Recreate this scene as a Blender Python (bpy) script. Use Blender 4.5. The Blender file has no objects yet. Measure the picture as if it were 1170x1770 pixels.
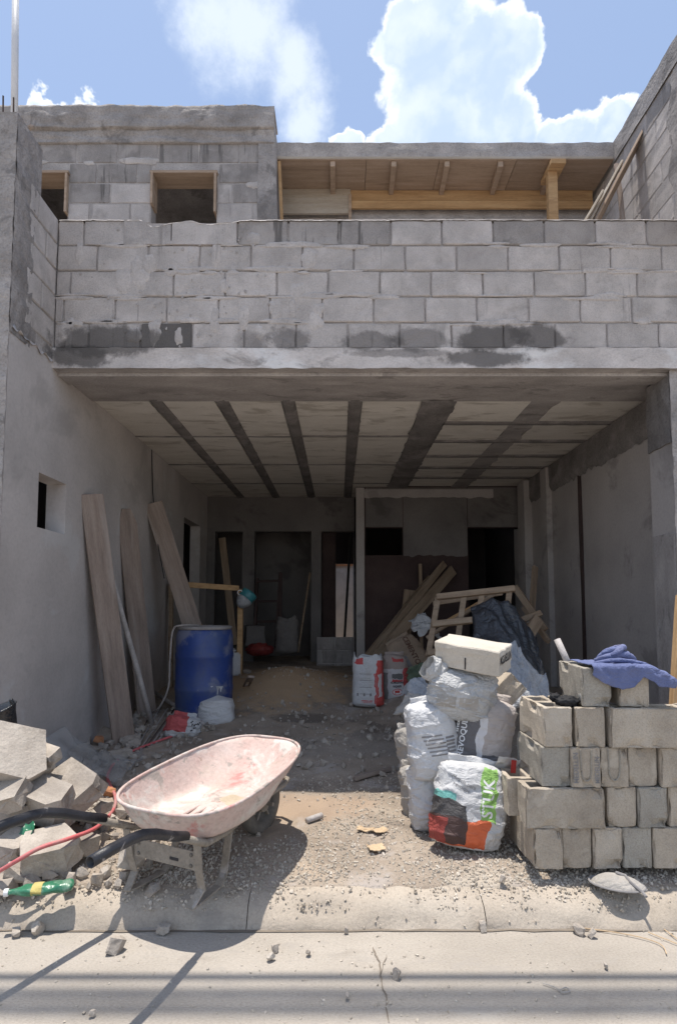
import bpy, bmesh, math, random
import numpy as np
from mathutils import Vector, Matrix, Euler, noise
from mathutils.bvhtree import BVHTree

S = bpy.context.scene
COL = S.collection
random.seed(7)
R = math.radians

# ------------------------------------------------------------------ camera
FOC, PITCH, V0, EYE = 970.0, R(4.0), 982.0, 1.5      # photo is 1170 x 1770
cam_d = bpy.data.cameras.new('camera')
cam = bpy.data.objects.new('camera', cam_d); COL.objects.link(cam)
cam_d.sensor_fit = 'HORIZONTAL'; cam_d.sensor_width = 36
cam_d.lens = FOC / 1170 * 36
cam_d.shift_y = (V0 - 885) / 1170
cam_d.clip_start = .05; cam_d.clip_end = 2000
cam.location = (0, 0, EYE); cam.rotation_euler = (R(90) + PITCH, 0, 0)
S.camera = cam

def ray(u, v):
    xc, yc = (u - 585) / FOC, (V0 - v) / FOC
    return Vector((xc, math.cos(PITCH) - yc * math.sin(PITCH), math.sin(PITCH) + yc * math.cos(PITCH)))
def P(u, v, Y=None, z=None):
    """a surveyed point: sight line through (u, v) at depth Y or at height z"""
    d = ray(u, v)
    t = Y / d.y if Y is not None else (z - EYE) / d.z
    return Vector((0, 0, EYE)) + d * t

# ------------------------------------------------------------------ light
SH = Vector((.085, -.042, -1.0))                       # the way the sunlight travels
sun_d = bpy.data.lights.new('sun', 'SUN'); sun_d.energy = 2.3; sun_d.angle = R(.53); sun_d.color = (1, .94, .85)
sun = bpy.data.objects.new('sun', sun_d); COL.objects.link(sun)
sun.rotation_euler = SH.to_track_quat('-Z', 'Y').to_euler(); sun.location = (-2, 1, 12)

W = bpy.data.worlds.new('World'); S.world = W; W.use_nodes = True
SKY_STRENGTH = .15
S.view_settings.view_transform = 'Standard'; S.view_settings.look = 'None'
S.view_settings.gamma = 1; S.view_settings.use_curve_mapping = False
S.view_settings.exposure = 1.32
S.render.engine = 'CYCLES'
S.cycles.use_denoising = True
S.cycles.max_bounces = 6; S.cycles.diffuse_bounces = 4; S.cycles.glossy_bounces = 3
S.cycles.transparent_max_bounces = 8
S.cycles.sample_clamp_indirect = 6

class NT:
    def __init__(s, tree): s.t = tree; s.t.nodes.clear()
    def n(s, typ, **kw):
        nd = s.t.nodes.new(typ)
        for k, v in kw.items(): setattr(nd, k, v)
        return nd
    def put(s, sock, v):
        if v is None: return
        if hasattr(v, 'is_linked') or isinstance(v, bpy.types.NodeSocket): s.t.links.new(v, sock)
        else:
            if isinstance(v, (tuple, list, Vector)) and sock.type == 'RGBA' and len(v) == 3: v = (*v, 1)
            sock.default_value = v
    def math(s, op, a, b=None, c=None, clamp=False):
        nd = s.n('ShaderNodeMath', operation=op, use_clamp=clamp)
        s.put(nd.inputs[0], a); s.put(nd.inputs[1], b); s.put(nd.inputs[2], c)
        return nd.outputs[0]
    def vmath(s, op, a, b=None, scale=None):
        nd = s.n('ShaderNodeVectorMath', operation=op)
        s.put(nd.inputs[0], a); s.put(nd.inputs[1], b)
        if scale is not None: s.put(nd.inputs['Scale'], scale)
        return nd.outputs['Value'] if op in ('LENGTH', 'DISTANCE', 'DOT_PRODUCT') else nd.outputs['Vector']
    def mix(s, fac, a, b, blend='MIX'):
        nd = s.n('ShaderNodeMix', data_type='RGBA', blend_type=blend)
        nd.clamp_factor = True
        s.put(nd.inputs['Factor'], fac); s.put(nd.inputs[6], a); s.put(nd.inputs[7], b)
        return nd.outputs[2]
    def noise(s, vec, scale, detail=4, rough=.55, dist=0, lac=2):
        nd = s.n('ShaderNodeTexNoise'); s.put(nd.inputs['Vector'], vec)
        nd.inputs['Scale'].default_value = scale; nd.inputs['Detail'].default_value = detail
        nd.inputs['Roughness'].default_value = rough; nd.inputs['Distortion'].default_value = dist
        nd.inputs['Lacunarity'].default_value = lac
        return nd.outputs['Fac']
    def smooth(s, x, lo, hi, a=0., b=1.):
        nd = s.n('ShaderNodeMapRange', interpolation_type='SMOOTHSTEP')
        s.put(nd.inputs['Value'], x); nd.inputs['From Min'].default_value = lo; nd.inputs['From Max'].default_value = hi
        nd.inputs['To Min'].default_value = a; nd.inputs['To Max'].default_value = b
        return nd.outputs['Result']
    def ramp(s, fac, stops):
        nd = s.n('ShaderNodeValToRGB'); s.put(nd.inputs[0], fac)
        el = nd.color_ramp.elements
        while len(el) < len(stops): el.new(.5)
        for e, (p, c) in zip(el, stops): e.position = p; e.color = (*c, 1)
        return nd.outputs[0]
    def sep(s, v):
        nd = s.n('ShaderNodeSeparateXYZ'); s.put(nd.inputs[0], v); return nd.outputs

# ------------------------------------------------------------------ sky: clear blue with cumulus
w = NT(W.node_tree)
sky = w.n('ShaderNodeTexSky', sky_type='NISHITA', sun_disc=False)
sky.sun_elevation = math.atan2(1, math.hypot(SH.x, SH.y)); sky.sun_rotation = math.atan2(-SH.x, -SH.y)
sky.altitude = 300; sky.air_density = 1.0; sky.dust_density = .8; sky.ozone_density = 1.5
D = w.n('ShaderNodeTexCoord').outputs['Generated']
Dn = w.vmath('NORMALIZE', D)
warp = w.n('ShaderNodeTexNoise'); w.put(warp.inputs['Vector'], Dn); warp.inputs['Scale'].default_value = 7
warp.inputs['Detail'].default_value = 6; warp.inputs['Roughness'].default_value = .62
wv = w.vmath('SCALE', w.vmath('SUBTRACT', warp.outputs['Color'], (.5, .5, .5)), scale=.11)
Dw = w.vmath('ADD', Dn, wv)
puff = w.n('ShaderNodeTexVoronoi', feature='F1'); w.put(puff.inputs['Vector'], Dw); puff.inputs['Scale'].default_value = 26
puffv = w.math('MULTIPLY', w.math('SUBTRACT', puff.outputs['Distance'], .35), .30)
def blobs(lst):
    f = None
    for (u, v, r) in lst:
        c = ray(u, v).normalized()
        d = w.math('DIVIDE', w.vmath('DISTANCE', Dw, tuple(c)), r / FOC * .66)
        f = d if f is None else w.math('SMOOTH_MIN', f, d, .12)
    return f
big = w.math('ADD', blobs([(785, 175, 150), (735, 60, 92), (850, 95, 85), (690, 260, 70), (890, 235, 85), (985, 250, 62), (1060, 225, 62),
                           (600, 245, 36), (95, 203, 60), (165, 224, 52), (30, 225, 55), (1120, 225, 55)]), puffv)
soft = blobs([(420, 50, 100), (500, 120, 80), (525, 205, 62), (355, 20, 70)])
soft2 = w.math('ADD', soft, w.math('MULTIPLY', w.math('SUBTRACT', w.noise(Dn, 16, 5, .7), .5), 1.3))
far = w.noise(w.vmath('ADD', Dn, (3.1, 1.7, .4)), 3.2, 4, .62)
back = w.smooth(w.sep(Dn)[1], .35, -.1)                       # the rest of the sky carries scattered cumulus too
farm = w.math('MULTIPLY', w.smooth(far, .5, .62), back)
skyc = w.mix(.28, w.vmath('SCALE', sky.outputs[0], scale=.56), (1.75, 2.05, 2.55))
edge = w.smooth(big, .93, 1.05, 1, 0)
rim = w.smooth(big, .50, 1.0, 0, 1)
lobe = w.smooth(w.noise(Dw, 9, 3, .6), .42, .66)
rim2 = w.math('MAXIMUM', w.math('MULTIPLY', w.math('POWER', rim, 2.2), w.smooth(w.noise(Dw, 22, 3, .6), .30, .55, .35, 1)), w.math('MULTIPLY', lobe, .4))
cloudc = w.mix(rim2, (1.75, 2.15, 2.85), (3.3, 3.4, 3.5))
c1 = w.mix(w.math('MULTIPLY', w.smooth(soft2, 1.3, .25), .78), skyc, (2.6, 2.85, 3.2))
c2 = w.mix(edge, c1, cloudc)
c3 = w.mix(w.math('MULTIPLY', farm, .8), c2, (3.2, 3.3, 3.45))
bg = w.n('ShaderNodeBackground'); w.put(bg.inputs[0], c3); bg.inputs[1].default_value = SKY_STRENGTH
W.cycles.sampling_method = 'MANUAL'; W.cycles.sample_map_resolution = 256
wo = w.n('ShaderNodeOutputWorld'); w.put(wo.inputs[0], bg.outputs[0])

# ------------------------------------------------------------------ materials
def material(name, cols, scale=5, detail=6, fine=.25, fscale=90, bump=.25, bscale=70, rough=.9, rnd=.0,
             layers=(), stains=(), rects=(), stretch=None, coords='object', metallic=0, spec=.3, alpha=None,
             transmission=0, coarse=0, sheen=0, pits=0, crease=None, streak=None):
    m = bpy.data.materials.new(name); m.use_nodes = True
    t = NT(m.node_tree)
    tc = t.n('ShaderNodeTexCoord'); geo = t.n('ShaderNodeNewGeometry'); oi = t.n('ShaderNodeObjectInfo')
    raw = geo.outputs['Position'] if coords == 'world' else tc.outputs['Object']
    base = raw
    if coords != 'world':
        base = t.vmath('ADD', raw, t.vmath('SCALE', (17., 31., 23.), scale=oi.outputs['Random']))
    vec = t.vmath('MULTIPLY', base, stretch) if stretch else base
    n1 = t.noise(vec, scale, min(detail, 5), .6)
    k = len(cols)
    col = t.ramp(n1, [(.3 + .4 * i / max(1, k - 1), c) for i, c in enumerate(cols)])
    if fine:
        nf = t.noise(vec, fscale, 3, .7)
        col = t.mix(1, col, t.ramp(nf, [(.25, (1 - fine,) * 3), (.5, (1, 1, 1)), (.78, (1 + fine * .6,) * 3)]), 'MULTIPLY')
    if rnd:
        f = t.math('ADD', 1 - rnd, t.math('MULTIPLY', oi.outputs['Random'], 2 * rnd))
        cmb = t.n('ShaderNodeCombineColor')
        for i in range(3): t.put(cmb.inputs[i], f)
        col = t.mix(1, col, cmb.outputs[0], 'MULTIPLY')
    for (lc, lscale, thr, soft, amt) in layers:
        nl = t.noise(t.vmath('ADD', vec, (lscale * 1.37, 4.1, lscale * .7)), lscale, 5, .65, .4)
        col = t.mix(t.math('MULTIPLY', t.smooth(nl, thr - soft, thr + soft), amt), col, lc)
    rghs = rough
    if streak:
        sc_, ss, thr, amt = streak
        nst = t.noise(t.vmath('MULTIPLY', geo.outputs['Position'], (ss, ss, ss * .06)), 1, 4, .6)
        brk = t.smooth(t.noise(geo.outputs['Position'], 1.7, 3, .5), .42, .6)
        col = t.mix(t.math('MULTIPLY', t.math('MULTIPLY', t.smooth(nst, thr - .03, thr + .03), brk), amt), col, sc_)
    if stains:
        pos = geo.outputs['Position']
        ns = t.noise(pos, 7, 6, .65)
        jit = t.math('MULTIPLY', t.math('SUBTRACT', ns, .5), 1.5)
        for (c, r, sc, amt) in stains:
            d = t.vmath('LENGTH', t.vmath('DIVIDE', t.vmath('SUBTRACT', pos, tuple(c)), tuple(r)))
            col = t.mix(t.math('MULTIPLY', t.smooth(t.math('ADD', d, jit), 1.12, .72), amt), col, sc)
    if rects:
        nd_ = t.n('ShaderNodeTexNoise'); t.put(nd_.inputs['Vector'], raw); nd_.inputs['Scale'].default_value = 9; nd_.inputs['Detail'].default_value = 3
        o = t.sep(t.vmath('ADD', raw, t.vmath('SCALE', t.vmath('SUBTRACT', nd_.outputs['Color'], (.5, .5, .5)), scale=.075)))
    for (x0, x1, z0, z1, rc, cond) in rects:
        a = t.math('MULTIPLY', t.math('GREATER_THAN', o[0], x0), t.math('LESS_THAN', o[0], x1))
        b = t.math('MULTIPLY', t.math('GREATER_THAN', o[2], z0), t.math('LESS_THAN', o[2], z1))
        f = t.math('MULTIPLY', a, b)
        if cond: f = t.math('MULTIPLY', f, t.math('LESS_THAN', o[1], cond))
        col = t.mix(t.math('MULTIPLY', f, .94), col, rc)
    bs = t.n('ShaderNodeBsdfPrincipled')
    t.put(bs.inputs['Base Color'], col); t.put(bs.inputs['Roughness'], rghs)
    bs.inputs['Metallic'].default_value = metallic; bs.inputs['Specular IOR Level'].default_value = spec
    if transmission: bs.inputs['Transmission Weight'].default_value = transmission
    if alpha is not None: bs.inputs['Alpha'].default_value = alpha
    if bump or coarse:
        h = t.noise(vec, bscale, 4, .65)
        if coarse: h = t.math('ADD', h, t.math('MULTIPLY', t.noise(vec, bscale * .12, 5, .6), coarse))
        if crease:
            cs, ck = crease
            for mul, amp in ((1, 1), (2.3, .5)):
                nc = t.noise(t.vmath('MULTIPLY', base, (1, 1, 1.7)), cs * mul, 2, .5, 1.2)
                h = t.math('SUBTRACT', h, t.math('MULTIPLY', t.math('POWER', t.math('SUBTRACT', 1., t.math('MULTIPLY', t.math('ABSOLUTE', t.math('SUBTRACT', nc, .5)), 3.2, clamp=True)), 4), ck * amp))
        if pits:
            vo = t.n('ShaderNodeTexVoronoi'); t.put(vo.inputs['Vector'], vec); vo.inputs['Scale'].default_value = bscale * 1.2
            h = t.math('SUBTRACT', h, t.math('MULTIPLY', t.smooth(vo.outputs['Distance'], .35, .05), pits))
        bp = t.n('ShaderNodeBump'); t.put(bp.inputs['Height'], h)
        bp.inputs['Strength'].default_value = bump; bp.inputs['Distance'].default_value = .02
        t.put(bs.inputs['Normal'], bp.outputs[0])
    out = t.n('ShaderNodeOutputMaterial'); t.put(out.inputs[0], bs.outputs[0])
    return m

G = lambda v, t=(1, 1, 1): (v * t[0], v * t[1], v * t[2])
CT = (1.065, .983, .94)      # slightly warm cast put into the cement greys in place of white balance
def grey(*vals): return [G(v, CT) for v in vals]

yb = 4.25
wet = []
for (u, v, ru, rv, a) in [(190, 592, 95, 30, .8), (500, 585, 40, 22, .6), (640, 590, 60, 20, .6), (720, 588, 60, 22, .55), (850, 586, 70, 26, .8), (930, 582, 55, 24, .75),
                          (140, 618, 60, 22, .8), (835, 622, 75, 16, .8), (695, 612, 90, 8, .5), (60, 545, 30, 40, .5), (430, 590, 30, 18, .35)]:
    p = P(u, v, Y=yb); wet.append((p, (ru / 220, .25, rv / 220), G(.085, CT), a))
M = {}
M['block'] = material('block_concrete', grey(.36, .44, .52), 4, 6, .26, 120, .5, 110, .95, .07, pits=.5,
                      layers=[(G(.56, CT), 3.0, .60, .08, .6), (G(.25, CT), 2.2, .62, .07, .55)], stains=wet, streak=(G(.2, CT), 16, .64, .6))
M['block_dark'] = material('block_concrete_damp', grey(.25, .31, .37), 4, 6, .25, 120, .5, 110, .95, .12, pits=.5,
                           layers=[(G(.38, CT), 3.0, .58, .08, .7), (G(.15, CT), 2, .6, .06, .5)], streak=(G(.11, CT), 14, .58, .85))
M['block_wet'] = material('block_concrete_wet', grey(.11, .13), 4, 6, .2, 120, .5, 110, .85, 0, pits=.5)
M['mortar'] = material('mortar', grey(.28, .37, .45), 6, 6, .3, 70, .6, 60, .95, stains=wet, coords='world')
M['smear'] = material('mortar_smear', grey(.36, .44, .52), 4, 6, .25, 90, .45, 70, .95, stains=wet, coords='world', streak=(G(.2, CT), 16, .64, .6))
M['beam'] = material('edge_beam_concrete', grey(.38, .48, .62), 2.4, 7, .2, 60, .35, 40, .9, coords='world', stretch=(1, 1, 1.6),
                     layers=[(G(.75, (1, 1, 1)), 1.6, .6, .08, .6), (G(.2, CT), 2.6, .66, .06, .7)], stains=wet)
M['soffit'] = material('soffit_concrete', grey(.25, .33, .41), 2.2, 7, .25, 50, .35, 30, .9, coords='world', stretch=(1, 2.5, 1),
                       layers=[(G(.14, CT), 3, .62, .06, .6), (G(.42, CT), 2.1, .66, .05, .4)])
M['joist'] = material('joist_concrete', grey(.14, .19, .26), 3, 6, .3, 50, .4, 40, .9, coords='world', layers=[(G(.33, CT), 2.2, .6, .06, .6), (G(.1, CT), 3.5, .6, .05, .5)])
M['panel'] = material('ceiling_panel', [(.60, .56, .50), (.69, .65, .59), (.75, .71, .65)], 2, 5, .12, 40, .12, 30, .9, .05, coords='object',
                      layers=[((.30, .26, .21), 2.2, .60, .07, .55), ((.2, .17, .14), 6, .68, .04, .5)], stretch=(1, 3, 1))
M['plaster'] = material('cement_plaster', grey(.37, .44, .50), 1.3, 8, .1, 40, .12, 25, .92, coords='world',
                        layers=[(G(.32, CT), .9, .58, .05, .6), (G(.55, (1, 1, 1)), 1.1, .62, .04, .45)], coarse=.4)
M['plaster_in'] = material('interior_plaster', grey(.31, .37, .42), 1.1, 8, .12, 40, .12, 25, .92, coords='world',
                           layers=[(G(.2, CT), 1.4, .6, .05, .6)], coarse=.4)
M['rear'] = material('shaded_rear_plaster', grey(.12, .155, .19), 1.1, 8, .12, 40, .12, 25, .92, coords='world', layers=[(G(.07, CT), 1.4, .6, .05, .6)], coarse=.4)  # interior plaster copied darker: the gloom at the back is in the colour
M['raw'] = material('raw_brown_wall', [(.05, .034, .032), (.07, .048, .045), (.09, .063, .058)], 2, 6, .2, 50, .3, 40, .95, coords='world')
M['rough_cast'] = material('rough_cast_concrete', grey(.2, .29, .38), 3.5, 8, .3, 60, .7, 26, .95, coords='world', coarse=1.5,
                           layers=[(G(.14, CT), 4, .6, .06, .7), ((.42, .27, .17), 1.8, .70, .04, .5)])
M['dark'] = material('dark_room', [(.05, .045, .045), (.07, .06, .06)], 2, 3, .1)  # near-black colour stands in for the unlit depth behind the openings
M['road'] = material('road_concrete', [(.30, .268, .232), (.375, .337, .293), (.435, .393, .345)], 1.5, 8, .26, 160, .45, 110, .92, coords='world', stretch=(.5, 1, 1),
                     layers=[((.46, .43, .39), 2.3, .62, .07, .5), ((.24, .21, .18), 2.6, .64, .07, .55), ((.33, .3, .27), 14, .6, .05, .5)], coarse=.5)
M['kerb'] = material('kerb_concrete', [(.32, .275, .225), (.4, .345, .285), (.45, .395, .33)], 2, 8, .2, 90, .3, 60, .92, coords='world',
                     layers=[((.24, .21, .185), 2.5, .62, .06, .6)], coarse=.6)
M['crack'] = material('crack_dirt', [(.15, .125, .1), (.22, .185, .15)], 8, 3, .1)
M['earth'] = material('yard_earth', [(.22, .18, .145), (.31, .255, .205), (.39, .33, .27)], 2.2, 8, .3, 140, .5, 60, .97, coords='world',
                      layers=[((.42, .33, .245), 1.1, .62, .06, .5), (G(.4, CT), 2.6, .61, .06, .5), ((.15, .125, .105), 1.7, .62, .05, .6)],
                      stains=[((-.7, 7.3, .5), (.95, 1.35, .9), (.44, .31, .195), .92), (P(530, 1400, z=.16), (.5, .22, .3), (.36, .255, .18), .5),
                              (P(520, 1262, z=.25), (.35, .16, .3), (.13, .11, .095), .7), (P(620, 1300, z=.22), (.7, .35, .3), (.31, .28, .25), .5), (P(835, 1525, z=.15), (.18, .16, .2), (.42, .37, .31), .85), (P(480, 1545, z=.14), (.6, .1, .2), (.4, .35, .29), .7), (P(1090, 1545, z=.14), (.5, .1, .2), (.42, .37, .31), .8)], coarse=1.2)
M['gravel'] = material('gravel_stone', [(.33, .285, .235), (.44, .39, .325), (.58, .52, .45)], 14, 3, .2, 60, .2, 50, .95, coords='world')
M['rubble'] = material('rubble_concrete', [(.27, .235, .2), (.38, .335, .29), (.47, .42, .365)], 5, 7, .2, 110, .35, 60, .95, .12, coarse=1.2,
                       layers=[((.22, .19, .165), 4, .58, .08, .6), ((.55, .5, .44), 2.3, .62, .06, .5)])
M['loose'] = material('loose_block', [(.33, .28, .225), (.42, .36, .29), (.48, .42, .345)], 5, 7, .25, 130, .45, 120, .95, .10, pits=.5,
                      layers=[((.54, .48, .40), 4, .62, .06, .55), ((.28, .235, .19), 3, .65, .06, .5)])
M['loose_grey'] = material('loose_block_grey', [(.27, .245, .21), (.34, .31, .265), (.39, .36, .31)], 5, 7, .28, 130, .5, 120, .95, .10, pits=.5,
                           layers=[((.42, .25, .14), 7, .70, .05, .35)])
M['lime'] = material('pale_block', [(.46, .42, .36), (.54, .49, .42), (.58, .53, .46)], 5, 6, .15, 120, .35, 110, .95, 0, pits=.4)
def wood(name, a, b, c, layers=(), rnd=.1): return material(name, [a, b, c], 2.4, 7, .22, 26, .25, 30, .82, rnd, layers=layers, stretch=(.9, 9, 9))
M['pine'] = wood('pine_board', (.38, .235, .115), (.49, .31, .16), (.55, .37, .2), [((.27, .15, .08), 1.3, .67, .05, .6)])
M['ply'] = wood('form_plywood', (.30, .22, .16), (.37, .275, .2), (.42, .32, .25), [((.2, .14, .1), 1.2, .62, .08, .5)])
M['ply_grey'] = wood('cement_stained_plywood', (.36, .30, .24), (.43, .37, .3), (.47, .42, .36))
M['dusty_wood'] = wood('dusty_scaffold_plank', (.19, .15, .125), (.255, .2, .168), (.305, .25, .212), [((.36, .315, .285), 1.0, .6, .08, .6)])
M['old_wood'] = wood('old_timber', (.2, .145, .1), (.29, .215, .15), (.35, .27, .195))
M['grey_pipe'] = material('grey_pipe', grey(.33, .42, .5), 6, 6, .2, 60, .2, 50, .7, layers=[(G(.25, CT), 5, .6, .05, .6)])
M['blue_drum'] = material('blue_plastic_drum', [(.022, .045, .17), (.03, .065, .25)], 3, 4, .1, 60, .06, 30, .42, spec=.45,
                          layers=[((.25, .25, .27), 2.6, .57, .06, .6), ((.06, .085, .17), 3, .52, .12, .7), ((.35, .35, .35), 7, .68, .03, .5)])
M['drum_rim'] = material('drum_rim', grey(.22, .3), 8, 5, .2, 60, .2, 50, .8)
M['tub'] = material('barrow_tub', [(.46, .31, .275), (.52, .40, .36), (.55, .46, .42)], 4, 8, .18, 50, .25, 40, .85, coarse=.6,
                    layers=[((.52, .16, .15), 3.6, .60, .045, .7), ((.30, .27, .24), 7.5, .60, .035, .8), ((.58, .55, .51), 5, .57, .05, .75), ((.22, .15, .11), 10, .66, .03, .7), ((.45, .40, .33), 3, .62, .08, .5)])
M['barrow_steel'] = material('barrow_steel', [(.2, .175, .145), (.27, .235, .195), (.31, .275, .235)], 9, 6, .25, 60, .3, 50, .75, layers=[(G(.4, CT), 8, .64, .05, .6)])
M['grip'] = material('black_grip', [(.016, .016, .02), (.03, .03, .036)], 9, 5, .2, 60, .15, 50, .42, spec=.5, layers=[(G(.33, CT), 9, .66, .04, .8)])
M['tyre'] = material('dusty_tyre', [(.13, .115, .1), (.19, .17, .145)], 9, 5, .2, 60, .3, 60, .9)
M['mud'] = material('wet_mortar', [(.4, .33, .24), (.5, .42, .32)], 8, 5, .15, 60, .2, 40, .6)
M['hose'] = material('red_hose', [(.50, .10, .11), (.58, .16, .16)], 6, 4, .2, 60, .05, 40, .5, layers=[((.36, .29, .26), 2.2, .56, .08, .65)])
M['hose_grey'] = material('dusty_hose', [(.3, .27, .25), (.4, .36, .34)], 6, 4, .2, 60, .05, 40, .6)
M['cloth'] = material('blue_cloth', [(.10, .12, .235), (.135, .16, .30), (.165, .19, .34)], 5, 5, .15, 200, .35, 220, .95, crease=(9, 2), layers=[((.21, .21, .30), 2.5, .6, .1, .5)])
M['black_plastic'] = material('black_plastic_sheet', [(.016, .018, .022), (.03, .033, .04)], 5, 5, .2, 60, .3, 60, .3, spec=.6, crease=(6, 1.5), layers=[(G(.3, CT), 3, .63, .06, .6)])
M['grey_plastic'] = material('grey_plastic_sheet', [(.28, .29, .31), (.4, .41, .43)], 6, 5, .15, 60, .35, 60, .5, crease=(7, 2))
M['clear_plastic'] = material('clear_plastic_sheet', [(.5, .5, .49), (.6, .6, .59)], 4, 4, .1, 40, .2, 16, .3, spec=.5, alpha=.22)
M['white_sack'] = material('woven_white_sack', [(.48, .48, .49), (.57, .57, .58), (.61, .61, .62)], 5, 5, .1, 220, .35, 260, .65, crease=(7, 1.6), layers=[((.42, .4, .37), 3, .62, .08, .6)])
M['dusty_sack'] = material('dusty_sack', [(.32, .30, .275), (.42, .39, .36)], 5, 5, .15, 150, .35, 260, .8, crease=(7, 1.6), layers=[((.6, .58, .56), 4, .6, .06, .5)])
M['ink'] = material('black_ink', [(.035, .033, .035), (.06, .055, .055)], 20, 3, .1, bump=0)
M['white_ink'] = material('white_ink', [(.66, .66, .66), (.72, .72, .72)], 20, 3, .1, bump=0)
M['grey_ink'] = material('grey_ink', [(.2, .19, .19), (.26, .25, .25)], 20, 3, .1, bump=0)
M['red_ink'] = material('red_ink', [(.5, .05, .05), (.55, .07, .06)], 20, 3, .1, bump=0)
M['brown_ink'] = material('brown_ink', [(.13, .075, .055), (.16, .095, .07)], 20, 3, .1, bump=0)
M['pvc'] = material('white_pipe', [(.6, .6, .61), (.68, .68, .69)], 4, 4, .1, 40, .05, 30, .45, layers=[(G(.4, CT), 4, .64, .06, .6)])
M['rebar'] = material('rebar_steel', [(.07, .05, .045), (.12, .085, .07)], 20, 4, .2, 90, .3, 120, .8)
M['cable'] = material('cable_black', [(.02, .02, .02), (.03, .03, .03)], 5)
M['bottle'] = material('green_bottle_plastic', [(.02, .13, .07), (.04, .19, .10)], 8, 5, .15, 60, .2, 26, .3, spec=.6, coarse=.5, layers=[((.25, .33, .26), 9, .6, .06, .6)])
M['bottle_label'] = material('bottle_label', [(.45, .38, .12), (.5, .42, .18)], 8, 5, .15)
M['teal'] = material('teal_plastic', [(.03, .17, .2), (.05, .22, .25)], 5, 4, .1, 40, .05, 30, .4, spec=.5)
M['card'] = material('cardboard', [(.46, .34, .22), (.55, .42, .28)], 6, 4, .15, 60, .15, 50, .9)
M['brick'] = material('broken_brick', [(.38, .17, .085), (.46, .23, .12)], 9, 5, .25, 70, .5, 60, .95)
M['red_cloth'] = material('red_plastic_bag', [(.16, .025, .025), (.22, .04, .035)], 6, 4, .2, 60, .1, 30, .5)
M['black_rag'] = material('black_rag', [(.012, .012, .014), (.022, .022, .025)], 6, 4, .2, 90, .2, 80, .7)
M['bag_plastic'] = material('thin_white_bag', [(.40, .40, .40), (.54, .54, .54)], 6, 4, .15, 60, .45, 200, .35, crease=(7, 2.2))
M['paper_bag'] = material('brown_paper_bag', [(.28, .21, .155), (.36, .28, .21)], 5, 5, .15, 60, .1, 40, .85)

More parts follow.
